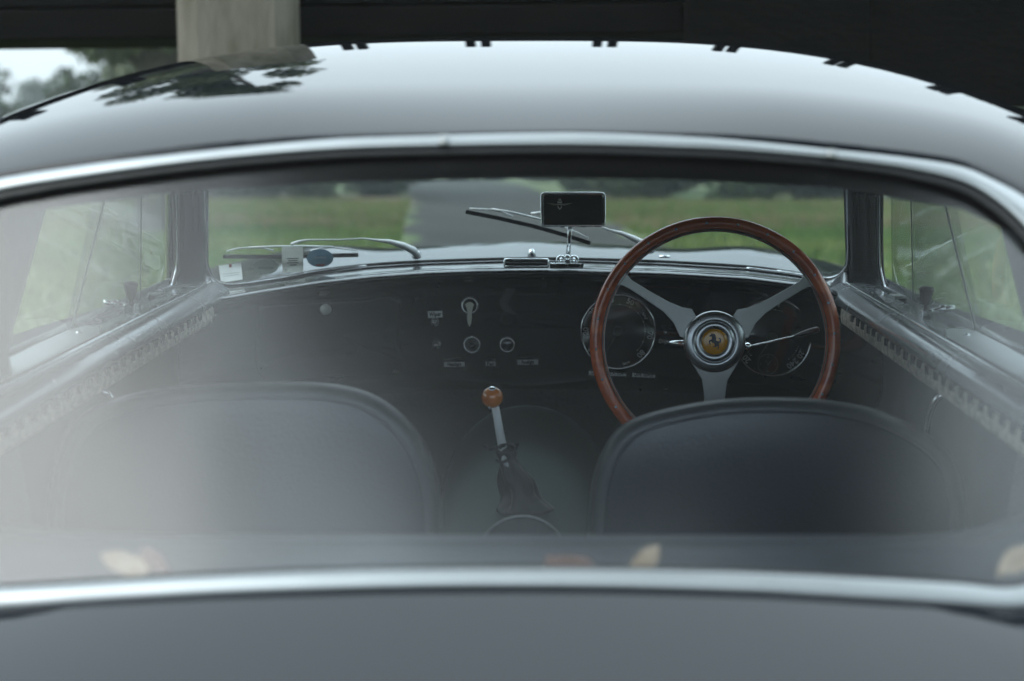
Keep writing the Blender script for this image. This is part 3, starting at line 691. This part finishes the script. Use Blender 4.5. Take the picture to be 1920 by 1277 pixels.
plate('horse_emblem', [((a - 578) / 9.12 * kk, -(b - 612) / 9.12 * kk) for a, b in hz][::-1], fw, 'black', .0004, sw, .0222)
# column and stalk
tube('steering_column', [wp(0, 0, -.03), wp(0, -20, -.12), P(1345, 690, 2.72)], [.026, .024, .024], 'dashpaint', sw, 20)
sk = tube('indicator_stalk', [P(1402, 650, 2.44), P(1450, 640, 2.44), P(1493, 629, 2.44)], .0020, 'chrome', car)
tube('stalk_grip', [P(1490, 630, 2.44), P(1500, 627, 2.44), P(1520, 621, 2.44), P(1533, 618, 2.44), P(1536, 617, 2.44)], [.0022, .0038, .0052, .0055, .003], 'maroon', sk)
lathe('stalk_ball', [(.0001, -.008), (.005, -.0065), (.008, 0), (.005, .0065), (.0001, .008)], frame(P(1402, 650, 2.44), (.2, -1, 0)), 'chrome', sk, seg=20)
tube('column_clamp', [P(1238, 640, 2.58), P(1255, 642, 2.56), P(1290, 645, 2.52)], [.005, .004, .007], 'chrome', sk)

# ---- gear lever
GY = 2.12; kg = GY / F
gl_ = tube('gear_lever', [P(929, 764, GY), P(936, 805, GY + .005), P(948, 870, GY + .01), P(955, 930, GY + .02)], [.0058, .0064, .0070, .0072], 'wiper', car, 14)
fg = frame(P(923, 745, GY), (0, -.45, 1), Vector((0, 1, 0)))
rk = 20.5 * kg
lathe('gear_knob', [(rk * math.sin(t) + 1e-5, -rk * math.cos(t)) for t in np.linspace(.25, math.pi, 22)], fg, 'amber', gl_, seg=36)
lathe('knob_cap', [(.34 * rk, .92 * rk), (.34 * rk, 1.0 * rk), (.22 * rk, 1.06 * rk), (.0001, 1.08 * rk)], fg, 'chrome', gl_, seg=20)
lathe('knob_collar', [(.45 * rk, -1.12 * rk), (.48 * rk, -1.0 * rk), (.34 * rk, -.9 * rk)], fg, 'chrome', gl_, seg=20)
# crumpled leather boot
rng = random.Random(3); rows = []
stn = [(948, 838, 9, 0), (950, 846, 22, .25), (948, 856, 14, .3), (958, 872, 20, .35), (968, 892, 31, .4), (974, 912, 34, .4), (976, 930, 33, .35), (980, 944, 46, .25), (982, 952, 58, .12), (982, 956, 56, .05)]
NSEG = 40; ph = [rng.uniform(0, 6.28) for _ in range(6)]
for si, (cx_, cy_, r_, am) in enumerate(stn):
    row = []
    for j in range(NSEG):
        t = 2 * math.pi * j / NSEG
        wv = 1 + am * (.45 * math.sin(3 * t + ph[0] + si * .7) + .35 * math.sin(5 * t + ph[1] - si * .9) + .25 * math.sin(8 * t + ph[2] + si * 1.3))
        c = P(cx_, cy_, GY + .01 + si * .002)
        row.append(c + Vector((math.cos(t) * r_ * kg * wv, math.sin(t) * r_ * kg * wv * .9, .006 * am * math.sin(7 * t + si))))
    rows.append(row)
o = grid('gear_boot', rows, 'vinyl', gl_, close=True); md = o.modifiers.new('smooth', 'SUBSURF'); md.levels = 1; md.render_levels = 1
tube('boot_tie', [P(950 + 14 * math.cos(t), 838 + 5 * math.sin(t), GY - .008 + .02 * math.sin(t)) for t in np.linspace(0, 6.0, 18)], .0018, 'leather', gl_)
# loose tab ends of the boot
for pts in ([(906, 834), (918, 842), (935, 838), (948, 836)], [(950, 842), (962, 835), (972, 832), (966, 846)], [(930, 862), (940, 868), (950, 864), (958, 855)]):
    strip('boot_flap', pts, [5, 7, 6, 3], 'leather', gl_, lambda a, b, o_: P(a, b, GY - .01 + o_), 0, .002)

# ---- transmission tunnel, floor, bulkheads
rows = []
for Y in np.linspace(1.62, 2.85, 24):
    topz = .575 + .02 * math.sin((Y - 1.6) * 2) + max(0, Y - 2.3) * .10; row = []
    for t in np.linspace(-1, 1, 31):
        a = t * math.pi / 2; row.append(Vector((-.002 + math.sin(a) * (.145 + .03 * (Y - 1.6)), Y, .26 + (topz - .26) * (abs(math.cos(a)) ** .55))))
    rows.append(row)
tn = grid('transmission_tunnel', rows, 'carpet', car)
c0 = P(980, 1052, 1.90)
tube('tunnel_cover_edge', [Vector((c0.x + .0615 * math.cos(a), 1.90 + .006 * math.sin(a), c0.z + .0615 * math.sin(a))) for a in np.linspace(-.1, math.pi + .1, 36)], .0020, 'alloy', tn)
grid('tunnel_cover', [[Vector((c0.x + .060 * s * math.cos(a), 1.902 - .01 * (1 - s), c0.z + .060 * s * math.sin(a))) for a in np.linspace(-.1, math.pi + .1, 36)] for s in (1, .8, .4, .01)], 'vinyl', tn)
box('floor_pan', (0, 2.0, .24), (1.5, 3.0, .03), 'dark', car)
box('firewall', (0, 3.0, .55), (1.5, .03, .66), 'dark', car)
# ---- seats
SL = [(88, 1060), (90, 960), (100, 880), (130, 800), (195, 752), (330, 724), (520, 716), (640, 722), (720, 750), (785, 812), (822, 900), (830, 1000), (830, 1060)]
SR = [(1101, 1060), (1102, 980), (1112, 890), (1145, 818), (1205, 778), (1340, 750), (1480, 745), (1600, 757), (1690, 785), (1770, 835), (1805, 900), (1816, 1000), (1816, 1060)]
for pts, Y0, lab in ((SL, 1.72, 'left passenger bucket seat'), (SR, 1.76, 'right driver bucket seat')):
    pl = smoothpoly(pts, 70); bx = (pts[0][0] + pts[-1][0]) / 2; by = 1060
    def ringpx(s): return [(bx + (a - bx) * s, by + (b - by) * s) for a, b in pl]
    rows = []
    for s, dy in ((.02, 0), (.35, .001), (.65, .004), (.82, .008), (.885, .012), (.905, .0135), (.915, .0142), (.925, .0140), (.94, .015), (.965, .020), (.985, .03), (.997, .05), (1.0, .075), (.995, .10), (.975, .125), (.92, .14), (.7, .15), (.3, .15), (.02, .15)):
        rows.append([P(a, b, Y0 + dy) for a, b in ringpx(s)])
    st = grid('seat', rows[:7], 'leather', car); st['label'] = lab
    grid('seat_edge', rows[6:-3], 'seatsheen', st); grid('seat_face', rows[-4:], 'leather', st)
    tube('seat_piping', [P(a, b, Y0 + .014) for a, b in ringpx(.912)], .0014, 'leather', st)
    # lower backrest and cushion
    xa = P(pts[0][0] + 20, 1060, Y0).x; xb = P(pts[-1][0] - 20, 1060, Y0).x; zt = P(bx, 1050, Y0).z
    bev(box('backrest', ((xa + xb) / 2, Y0 + .08, (zt + .38) / 2), (xb - xa, .14, zt - .38), 'leather', st), .03, 4)
    bev(box('cushion', ((xa + xb) / 2, Y0 + .33, .40), (xb - xa, .5, .14), 'leather', st), .04, 4)

# ---- parcel shelf and inner sill of the window
up_ = lambda x: 0 if 330 < x < 1690 else (((330 - x) / 330) ** 2 * 22 if x < 330 else ((x - 1690) / 230) ** 2.2 * 42)
xs2 = np.linspace(-180, 2060, 60)
rows = [[G(x, itp(BOTI[::-1], x) + 8, .012) for x in xs2]]
for py, Y in ((1048, 1.16), (1032, 1.20), (1024, 1.22), (1018, 1.228), (1014, 1.232), (1012, 1.240), (1013, 1.250), (1010, 1.258), (1006, 1.266), (1003, 1.276), (1004, 1.29), (1020, 1.31), (1100, 1.36)):
    rows.append([P(x, py - up_(x) + (2.5 if x > 960 else 3) * 0, Y) for x in xs2])
rows.append([Vector((p.x, 1.40, .25)) for p in rows[-1]])
grid('parcel_shelf', rows, 'vinyl', car)
# small catch ring on the shelf lip
# ---- doors: rail, roll, felt strip, tabs, panel, strap
def zr(y): return .866 + .040 * (y - 1.585)
for sgn in (-1, 1):
    ys = np.linspace(1.25, 2.62, 40)
    sec = [(.668, .004), (.664, .010), (.655, .012), (.652, .004), (.640, .003), (.638, -.003), (.628, -.003), (.626, .003), (.596, .003), (.590, -.001), (.586, -.002), (.582, .003), (.574, .002), (.562, -.004), (.553, -.013), (.550, -.022), (.556, -.028)]
    rr = [[Vector((sgn * x, y, zr(y) + dz)) for y in ys] for x, dz in sec]
    dr = grid('door_rail', rr, 'rail', car)
    tube('edge_bead', [Vector((sgn * .588, y, zr(y) + .003)) for y in ys], .0024, 'chrome', dr)
    tube('roll_piping', [Vector((sgn * .5535, y, zr(y) - .023)) for y in ys], .0013, 'rail', dr)
    # flat alloy plate bolted on the rear part of the rail
    pl = [(.648, 1.28), (.648, 2.02), (.636, 2.045), (.612, 2.045), (.594, 1.98), (.594, 1.28)]
    vv = [Vector((sgn * a, b, zr(b) + .0052)) for a, b in pl] + [Vector((sgn * a, b, zr(b) + .007)) for a, b in pl]
    n = len(pl); fc = [tuple(range(n, 2 * n)) if sgn < 0 else tuple(range(n, 2 * n))[::-1]] + [(i, (i + 1) % n, n + (i + 1) % n, n + i) for i in range(n)]
    obj('rail_plate', vv, fc, mat('rail_plate_alloy', (.7, .72, .73), .35, 1, rvar=.1, vscale=20), dr, False)
    for yy in (1.68, 1.98):
        lathe('rail_screw', [(.005, 0), (.0045, .002), (.0001, .0028)], frame(Vector((sgn * .622, yy, zr(yy) + .007)), (0, 0, 1), Vector((0, 1, 0))), 'chrome', dr, seg=14)
    box('slot_stop', (sgn * .632, 2.42, zr(2.42) + .004), (.02, .04, .006), 'alloy', dr, bevel=.001)
    fs = grid('felt_strip', [[Vector((sgn * (.5555 + dx), y, zr(y) + dz - .03 * max(0, (2.3 - y)) * 0)) for y in np.linspace(1.25, 2.50, 60)] for dx, dz in ((0, -.026), (-.0015, -.032), (-.002, -.042), (.0, -.053), (.004, -.0555))], 'felt', dr)
    # dark tabs folded over the felt
    tabme = None
    for i in range(26):
        y0 = 1.40 + i * .040 + random.uniform(-.0025, .0025)
        sz = (.0035, random.uniform(.014, .018), random.uniform(.010, .0125))
        if tabme is None:
            tb = box('felt_tab', (0, 0, 0), (1, 1, 1), 'dark', dr); tabme = tb.data; ob = tb
        else:
            ob = bpy.data.objects.new('felt_tab', tabme); COL.objects.link(ob); ob.parent = dr
        ob.location = (sgn * .5535, y0, zr(y0) - .0305 - random.random() * .001); ob.scale = sz
    # door panel below
    rows = []
    for x, dz in ((.562, -.05), (.60, -.052), (.635, -.06), (.645, -.12), (.64, -.3), (.62, -.6)):
        rows.append([Vector((sgn * x, y, zr(y) + dz)) for y in np.linspace(1.25, 2.95, 30)])
    grid('door_card', rows, 'leather', car)
    strap = [Vector((sgn * .628, 2.02, .80)), Vector((sgn * .600, 2.025, .795)), Vector((sgn * .590, 2.04, .76)), Vector((sgn * .592, 2.05, .70)), Vector((sgn * .625, 2.06, .66))]
    tube('door_pull', [Vector(q) for q in smoothpoly([tuple(s_) for s_ in strap], 20)], .0045, 'chrome', car)
    # latch with black knob
    ly = 2.16 if sgn > 0 else 2.20
    lb = Vector((sgn * .612, ly, zr(ly)))
    lt = bev(box('window_latch', lb + Vector((0, 0, .010)), (.017, .022, .018), 'chrome', car), .002)
    fl = (lb, Vector((1, 0, 0)), Vector((0, 1, 0)), Vector((0, 0, 1)))
    lathe('latch_knob', [(.003, .016), (.003, .024), (.0065, .027), (.0085, .036), (.0105, .046), (.0112, .0475), (.0112, .050), (.009, .0525), (.0001, .054)], fl, 'rubber', lt, seg=20)
    tube('latch_arm', [lb + Vector((0, 0, .014)), lb + Vector((sgn * .022, -.010, .020)), lb + Vector((sgn * .038, -.018, .022))], [.004, .0035, .005], 'chrome', lt)
    lathe('latch_nut', [(.007, 0), (.007, .008), (.003, .010), (.0001, .010)], frame(lb + Vector((sgn * .024, -.008, .016)), (0, -.3, 1), Vector((0, 1, 0))), 'chrome', lt, seg=6)
    # side windows
    def sw_pt(y, z): return Vector((sgn * (.656 + .055 * 0 - .16 * (z - .88)), y, z))
    e = empty('side_window', car)
    def pane(y0b, y0t, y1b, y1t, dx, nm='window_pane'):
        rr = []
        for t in np.linspace(0, 1, 8):
            z = .875 + (1.17 - .875) * t
            rr.append([sw_pt(y0b + (y0t - y0b) * t + ((y1b + (y1t - y1b) * t) - (y0b + (y0t - y0b) * t)) * u, z) + Vector((sgn * dx, 0, 0)) for u in np.linspace(0, 1, 6)])
        return grid(nm, rr, 'plexi', e)
    pane(2.03, 2.12, 2.58, 2.44, .006)
    pane(1.64, 1.74, 2.38, 2.26, -.004)
    tube('pane_edge', [sw_pt(2.02 + .13 * t, .877 + .29 * t) + Vector((-sgn * .006, 0, 0)) for t in np.linspace(0, 1, 8)], .0016, 'plexi' if False else 'cap', e)
    tube('pane_edge', [sw_pt(2.38 - .12 * t, .877 + .29 * t) + Vector((-sgn * .006, 0, 0)) for t in np.linspace(0, 1, 8)], .0011, 'cap', e)
    # frame of the aperture at the front lower corner, plus sill bead
    ap = [(2.45, 1.17), (2.53, 1.05), (2.585, .95), (2.585, .915), (2.56, .893), (2.50, .885), (2.3, .884), (1.9, .877), (1.3, .872)]
    ap = smoothpoly(ap, 50)
    tube('window_surround', [sw_pt(a, b + .004) + Vector((-sgn * .004, 0, 0)) for a, b in ap], .0058, 'rubber', e)
    tube('surround_bead', [sw_pt(a - .008, b + .009) + Vector((-sgn * .006, 0, 0)) for a, b in ap[:40]], .0014, 'chrome', e)
    # B pillar and inner quarter
    rr = [[sw_pt(yb + (yt - yb) * t, .86 + .32 * t) + Vector((-sgn * dx, 0, 0)) for t in np.linspace(0, 1, 10)] for yb, yt, dx in ((1.76, 1.90, -.012), (1.75, 1.89, .012), (1.73, 1.87, .02), (1.66, 1.80, .022), (1.56, 1.70, .02), (1.54, 1.68, -.012))]
    grid('rear_pillar', rr, 'vinyl', car)
    rr = [[Vector((sgn * x, y, z)) for y in np.linspace(y0, 1.66, 12)] for x, z, y0 in ((.585, 1.12, 1.63), (.60, 1.0, 1.56), (.60, .90, 1.46), (.595, .80, 1.30), (.58, .7, 1.14), (.56, .3, 1.12))]
    grid('inner_quarter', rr, mat('quarter_cloth', (.11, .12, .115), .9, bump=.3, bscale=150, var=.15), car)

# ================================================================== fallen leaves by the rear window
def leaf(px, py, Y, L, Wd, rot, mt, lab, curl=.2, fold=.12):
    n, v, f = 14, [], []
    o, x, y, nn = frame(P(px, py, Y), (.05, -1, .9))
    for i in range(n + 1):
        t = i / n; wv = Wd * (math.sin(math.pi * min(1, t * 1.03)) ** .75) * (1 + .10 * math.sin(9 * t))
        for u in (-1, -.5, 0, .5, 1):
            a, b = u * wv, (t - .5) * L; h = curl * L * (t - .5) ** 2 + fold * abs(u) * wv
            a, b = a * math.cos(rot) - b * math.sin(rot), a * math.sin(rot) + b * math.cos(rot)
            v.append(o + x * a + y * b + nn * h)
    for i in range(n):
        for j in range(4):
            q = i * 5 + j; f.append((q, q + 1, q + 6, q + 5))
    ob = obj('fallen_leaf', v, f, mt); solidify(ob, .0004, 0)
    tag(ob, lab, 'leaf', 'fallen leaves behind the rear window'); return ob
leaf(1208, 1058, 1.10, .042, .0095, -.65, 'leaf_tan', 'pale tan slender leaf standing up at the lower window edge')
leaf(1075, 1064, 1.10, .040, .011, 1.35, 'leaf_red', 'reddish brown leaf lying flat beside the pale slender leaf')
leaf(1040, 1062, 1.105, .022, .008, .6, 'leaf_red', 'small reddish leaf tip left of the larger red leaf')
leaf(235, 1058, 1.10, .045, .010, 1.2, 'leaf_tan', 'beige leaf at the hazy lower left corner of the window')
leaf(290, 1072, 1.105, .05, .012, .5, 'leaf_red', 'dull brown leaf next to the beige one at lower left')
leaf(1908, 1070, 1.11, .05, .016, -.5, 'leaf_tan', 'broad beige leaf in the lower right corner of the window')

# ================================================================== timber frame over the road
BY = 5.2
def gp_(px, py): return P(px, py, BY)
gan = empty('timber_gantry', loc=(0, 0, 0)); tag(gan, 'dark timber beam across the drive with a pale weathered post in front', 'gantry')
zb0 = P(0, 77, BY).z; zb1 = P(1280, 63.5, BY).z; x0_ = P(0, 77, BY).x; x1_ = P(1280, 63.5, BY).x
sl_ = (zb1 - zb0) / (x1_ - x0_); rotg = Matrix.Rotation(-math.atan(sl_), 3, 'Y')
def zbeam(x): return zb0 + (x - x0_) * sl_
H0 = .34
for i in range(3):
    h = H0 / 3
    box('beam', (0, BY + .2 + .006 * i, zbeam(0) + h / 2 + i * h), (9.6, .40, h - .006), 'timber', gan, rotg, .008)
for i, px in enumerate(range(-1500, 3600, 248)):
    for dx in (-15, 15):
        x = P(px + 160 + dx, 60, BY).x
        if abs(x) > 4.7: continue
        box('rafter_end', (x, BY + .10, zbeam(x) + H0 + .11), (.036, .09, .22), 'timber', gan, None, .004)
for sx in (-4.4, 4.4):
    box('support_post', (sx, BY + .2, .8), (.36, .36, 1.60), 'oldpost', gan, None, .015)
pxl, pxr = P(322, 60, BY - .12).x, P(553, 60, BY - .12).x
cxp, wp_ = (pxl + pxr) / 2, pxr - pxl
pv = [(-.5, .0), (-.5, -.05), (-.30, -.10), (.33, -.10), (.46, -.06), (.5, .0)]
vv = []
for z, s_ in ((1.36, .97), (1.42, 1.0), (1.8, 1.0), (2.3, 1.0)):
    for a, b in pv: vv.append(Vector((cxp + a * wp_ * s_, BY - .002 + b, z)))
n = len(pv); fc = []
for j in range(3):
    for i in range(n): fc.append((j * n + i, j * n + (i + 1) % n, (j + 1) * n + (i + 1) % n, (j + 1) * n + i))
fc.append(tuple(range(n))[::-1]); fc.append(tuple(range(3 * n, 4 * n)))
bev(obj('pale_post', vv, fc, 'oldpost', gan, False), .008)
# hanging boards at the right
xb = P(1284, 70, BY - .03).x; i = 0
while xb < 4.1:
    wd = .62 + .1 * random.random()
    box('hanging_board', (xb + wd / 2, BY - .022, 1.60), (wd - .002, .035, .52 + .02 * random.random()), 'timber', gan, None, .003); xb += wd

# ================================================================== ground, road
def sheet(name, pts, m, z, kind='structure'):
    o = obj(name, [(a, b, z) for a, b in pts], [tuple(range(len(pts)))], m, None, False); tag(o, kind=kind); return o
sheet('ground', [(-900, -300), (900, -300), (900, 1500), (-900, 1500)], 'grassground', 0)
RL = [(-30, -1.9), (5, -1.8), (19, -1.85), (30, -2.9), (46, -4.3), (70, -7), (100, -11), (160, -26), (220, -50)]
RR = [(-30, 2.2), (5, 2.0), (19, 1.65), (30, 1.2), (46, .55), (70, -.4), (100, -1.8), (160, -9), (220, -30)]
ysr = list(np.linspace(-30, 220, 420)); rj = random.Random(9)
rows = [[Vector((itp(RL, y) * (1 - t) + itp(RR, y) * t + (rj.uniform(-.16, .16) + .25 * math.sin(y * .9 + t * 2)) * abs(2 * t - 1), y, .008)) for t in (0, .5, 1)] for y in ysr]
tag(grid('road', rows, 'asphalt'), kind='structure')
# leaf litter strips under the trees, with ragged edges
def ragged(x0, x1, y0, y1, n=60, amp=1.4, seed=1):
    r = random.Random(seed); out = []
    for i in range(n): out.append((x0 + (x1 - x0) * i / (n - 1), y0 + r.uniform(-amp, amp)))
    for i in range(n): out.append((x1 - (x1 - x0) * i / (n - 1), y1 + r.uniform(-amp, amp)))
    return out
sheet('leaf_litter', ragged(-40, -4.1, 34, 58, amp=3, seed=2), 'litter', .004)
sheet('leaf_litter', ragged(1.4, 40, 32, 52, amp=3, seed=3), 'litter', .004)
# grass blades either side
rg = np.random.RandomState(5)
def tufts(name, x0, x1, y0, y1, n, h):
    x = rg.uniform(x0, x1, n); y = rg.uniform(y0, y1, n); a = rg.uniform(0, 6.28, n); hh = rg.uniform(.5, 1, n) * h; wd = .02 + rg.rand(n) * .03
    keep = [(xx < itp(RL, yy) - .1 or xx > itp(RR, yy) + .1) for xx, yy in zip(x, y)]
    x, y, a, hh, wd = (q[keep] for q in (x, y, a, hh, wd)); n = len(x)
    V = np.zeros((n * 3, 3)); V[0::3] = np.c_[x - wd * np.cos(a), y - wd * np.sin(a), x * 0]; V[1::3] = np.c_[x + wd * np.cos(a), y + wd * np.sin(a), x * 0]
    V[2::3] = np.c_[x + rg.uniform(-.06, .06, n), y + rg.uniform(-.06, .06, n), hh]
    o = obj(name, V.tolist(), [(3 * i, 3 * i + 1, 3 * i + 2) for i in range(n)], 'dryblade' if 'dry' in name else 'blade', None, False); tag(o, ('dry' if 'dry' in name else 'short green') + ' grass on the verges beside the road', 'grass', kind='stuff')
tufts('grass', -14, 14, 7, 34, 60000, .16)
tufts('grass', -22, 20, 30, 44, 26000, .26)
tufts('dry_grass', -22, 20, 25, 48, 22000, .24)

# ================================================================== trees
def leafcloud(n, clumps, size, seed):
    r = np.random.RandomState(seed); c = np.array([q[:3] for q in clumps]); rad = np.array([q[3] for q in clumps])
    idx = r.choice(len(c), n, p=rad ** 2 / (rad ** 2).sum()); d = r.normal(size=(n, 3)); d /= np.linalg.norm(d, axis=1)[:, None]
    rr = rad[idx] * (r.rand(n) ** .45); p = c[idx] + d * rr[:, None] * np.array([1, 1, .8])
    u = r.normal(size=(n, 3)); u /= np.linalg.norm(u, axis=1)[:, None]; v = np.cross(u, r.normal(size=(n, 3))); v /= np.linalg.norm(v, axis=1)[:, None]
    s = size * (.6 + .8 * r.rand(n))[:, None]
    V = np.empty((n * 4, 3)); V[0::4] = p - u * s; V[1::4] = p + v * s * .55; V[2::4] = p + u * s; V[3::4] = p - v * s * .55
    return V
def tree_mesh(h, cr, seed, nleaf, base=.3, lsize=.16, nclump=26):
    r = random.Random(seed); cl = []
    for i in range(nclump):
        t = r.random(); z = h * (base + (1 - base) * t); wmax = cr * math.sin(math.pi * (.12 + .83 * t)) ** .7
        a = r.uniform(0, 6.28); q = wmax * math.sqrt(r.random()) * .85
        cl.append((q * math.cos(a), q * math.sin(a), z, cr * r.uniform(.22, .42)))
    V = leafcloud(nleaf, cl, lsize, seed)
    me = bpy.data.meshes.new('crown'); me.from_pydata(V.tolist(), [], [(4 * i, 4 * i + 1, 4 * i + 2, 4 * i + 3) for i in range(nleaf)]); me.update()
    # trunk and limbs
    vs, fs = [], []
    def limb(p0, p1, r0, r1, sg=8):
        t = (p1 - p0).normalized(); a = t.orthogonal().normalized(); b = t.cross(a); o = len(vs); N = 4
        for i in range(N + 1):
            c = p0.lerp(p1, i / N) + Vector((math.sin(i * 1.7 + seed), math.cos(i * 2.1), 0)) * r0 * .25 * (0 < i < N); rr = r0 + (r1 - r0) * i / N
            for k_ in range(sg): vs.append(c + a * math.cos(2 * math.pi * k_ / sg) * rr + b * math.sin(2 * math.pi * k_ / sg) * rr)
        for i in range(N):
            for k_ in range(sg): fs.append((o + i * sg + k_, o + i * sg + (k_ + 1) % sg, o + (i + 1) * sg + (k_ + 1) % sg, o + (i + 1) * sg + k_))
    tr = h * .035
    limb(Vector((0, 0, -.1)), Vector((0, 0, h * .8)), tr, tr * .25)
    for c in cl[:12]:
        zz = max(h * .2, c[2] * .6); limb(Vector((0, 0, zz)), Vector(c[:3]), tr * .4, tr * .1, 6)
    mt = bpy.data.meshes.new('trunk'); mt.from_pydata([tuple(q) for q in vs], [], fs); mt.update()
    return me, mt
protos = {}
def tree(kind, x, y, s, rot, label, group, nm='tree', cat='tree'):
    if kind not in protos:
        spec = {'tall': (11, 3.4, 11, 26000, .22, .13, 40), 'wide': (9, 4.2, 12, 9000, .18, .20, 30), 'bush': (3.6, 2.3, 13, 5000, .05, .12, 18), 'round': (4.6, 2.4, 14, 6000, .05, .14, 20), 'near': (13, 2.3, 17, 30000, .24, .09, 44)}[kind]
        me, mt = tree_mesh(*spec[:2], spec[2], spec[3], spec[4], spec[5], spec[6])
        me.materials.append(M[{'tall': 'leafB', 'wide': 'leafA', 'bush': 'leafA', 'round': 'leafB', 'near': 'leafB'}[kind]]); mt.materials.append(M['bark']); protos[kind] = (me, mt)
    me, mt = protos[kind]
    e = empty(nm, loc=(x, y, 0)); e.scale = (s, s, s); e.rotation_euler = (0, 0, rot)
    for nme, m_ in (('trunk', mt), ('crown', me)):
        o = bpy.data.objects.new(nme, m_); COL.objects.link(o); o.parent = e
    return tag(e, label, cat, group)
rt = random.Random(21)
GT = 'trees at the edge of the wood'; GB = 'bushes lining the wood behind the road'
LB = 'dark bush in the wood edge seen blurred through the windscreen'
# bushes that close the view through the windscreen (low: they stay under the roof line)
ORD = ['first', 'second', 'third', 'fourth', 'fifth', 'sixth', 'seventh', 'eighth', 'ninth', 'tenth', 'eleventh', 'twelfth', 'thirteenth', 'fourteenth', 'fifteenth']
for i, (x, y, s) in enumerate([(-6.2, 56, 1.05), (-8.8, 52, 1.0), (-11.5, 54, 1.15), (-14.5, 50, 1.2), (-17.5, 55, 1.2), (-20.5, 50, 1.2), (-24, 56, 1.2), (-7.5, 66, 1.2), (-12, 64, 1.2), (-28, 54, 1.2)]):
    tree('bush', x, y, s, rt.uniform(0, 6), ORD[i] + ' dark bush left of the road, counted outward from its edge', GB, 'bush', 'bush')
for i, (x, y, s) in enumerate([(3.0, 58, 1.1), (3.6, 48, .95), (6.2, 46, 1.15), (8.9, 49, 1.15), (11.5, 46, 1.2), (14.2, 50, 1.2), (17, 47, 1.2), (20, 51, 1.2), (24, 48, 1.2), (5, 66, 1.2), (9, 62, 1.2), (2.6, 76, 1.1), (1.6, 90, 1.2), (2.4, 66, 1.0)]):
    tree('bush' if i % 3 else 'round', x, y, s, rt.uniform(0, 6), ORD[i] + ' dark bush right of the road, counted outward from its edge', GB, 'bush', 'bush')
for i, (x, y, s) in enumerate(sorted([(-13, 130, 1.6), (-7, 140, 1.7), (-1, 136, 1.6), (5, 145, 1.7), (12, 132, 1.7), (-22, 150, 1.7), (-30, 160, 1.9), (1, 112, 1.4)], key=lambda q: q[0] / q[1])):
    tree('round', x, y, s, rt.uniform(0, 6), ORD[i] + ' distant pale bush from the left where the road bends away', GB, 'bush', 'bush')
# tall trees left and right
tree('near', -6.5, 24, 1.0, 1.0, 'tall slender tree standing close behind the left side of the beam', GT)
for i, (x, y, s) in enumerate([(-11.9, 46, 1.15), (-11.8, 49, 1.1), (-15.0, 60, 1.25), (-13.6, 57, 1.3)]):
    tree('tall', x, y, s, rt.uniform(0, 6), ['nearest yellowish green tree left of the pale post', 'yellowish green tree half behind the pale post', 'farther yellowish tree at the sky gap left of the post', 'tallest hazy tree behind the others left of the post'][i], GT)
for i, (x, y, s) in enumerate([(12, 44, 1.0), (16, 47, 1.1), (20, 43, 1.1), (25, 49, 1.2), (15, 60, 1.2)]):
    tree('wide', x, y, s, rt.uniform(0, 6), ORD[i] + ' dark broad tree beyond the right side windows, from the road outward', GT)
for i, (x, y, s) in enumerate([(-60, 120, 1.0), (-72, 130, 1.1), (-50, 140, 1.0), (-85, 125, 1.1), (-97, 135, 1.2)]):
    tree('wide', x, y, s, rt.uniform(0, 6), ORD[i] + ' pale tree far off in the mist under the beam at left', GT)

# unseen tree added so its bough darkens the reflection in the rear window
def added_tree(x0, y0, target, rad, n, label):
    r = random.Random(31); cl = []
    for i in range(90):
        a = r.uniform(0, 6.28); q = math.sqrt(r.random())
        cl.append((target[0] + rad[0] * q * math.cos(a), target[1] + rad[1] * q * math.sin(a), target[2] + r.uniform(-.5, 1.1) + .35 * q, r.uniform(.5, .95)))
    for i in range(18):      # thinner spray at the bough's outer end, softens the mirrored dark edge
        u = r.random() ** 1.6; cl.append((target[0] - rad[0] * (.85 + .62 * u), target[1] + rad[1] * r.uniform(-.95, .9), target[2] + r.uniform(-.3, .7), r.uniform(.22, .42)))
    for i in range(26):
        a = r.uniform(0, 6.28); q = r.uniform(.5, 3.2); cl.append((x0 + q * math.cos(a), y0 + q * math.sin(a), r.uniform(6.5, 11), r.uniform(.8, 1.4)))
    V = leafcloud(n, cl, .15, 77); e = empty('tree', loc=(0, 0, 0))
    me = bpy.data.meshes.new('crown'); me.from_pydata(V.tolist(), [], [(4 * i, 4 * i + 1, 4 * i + 2, 4 * i + 3) for i in range(n)]); link('crown', me, 'leafA', e, False)
    tube('trunk', [Vector(q) for q in smoothpoly([(x0, y0, -.1), (x0 + .1, y0 + .05, 1.5), (x0 - .1, y0, 4), (x0, y0 + .1, 7), (x0 + .1, y0, 9.5)], 14)], [.30 - .018 * i for i in range(14)], 'bark', e)
    for c in cl[:60:5] + cl[60::4]:
        tube('branch', [Vector(q) for q in smoothpoly([(x0, y0, min(6, c[2] - 2.2)), ((x0 + c[0]) / 2, (y0 + c[1]) / 2, c[2] - .9), c[:3]], 8)], [.11 - .012 * i for i in range(8)], 'bark', e)
    tag(e, label, 'tree')
added_tree(6.4, -4.2, (.95, 1.3, 7.6), (3.5, 2.3), 98000, 'unseen added tree whose bough darkens the rear window reflection')

# morning haze: one box of thin air round everything
hm = bpy.data.materials.new('haze_air'); hm.use_nodes = True; hn = hm.node_tree; hn.nodes.clear()
ho = hn.nodes.new('ShaderNodeOutputMaterial'); hv = hn.nodes.new('ShaderNodeVolumePrincipled'); hv.inputs['Color'].default_value = (.86, .93, .95, 1); hv.inputs['Density'].default_value = .0012
hn.links.new(hv.outputs[0], ho.inputs['Volume'])
hb = box('haze', (0, 600, 8.5), (1900, 1900, 19), hm); tag(hb, kind='stuff')
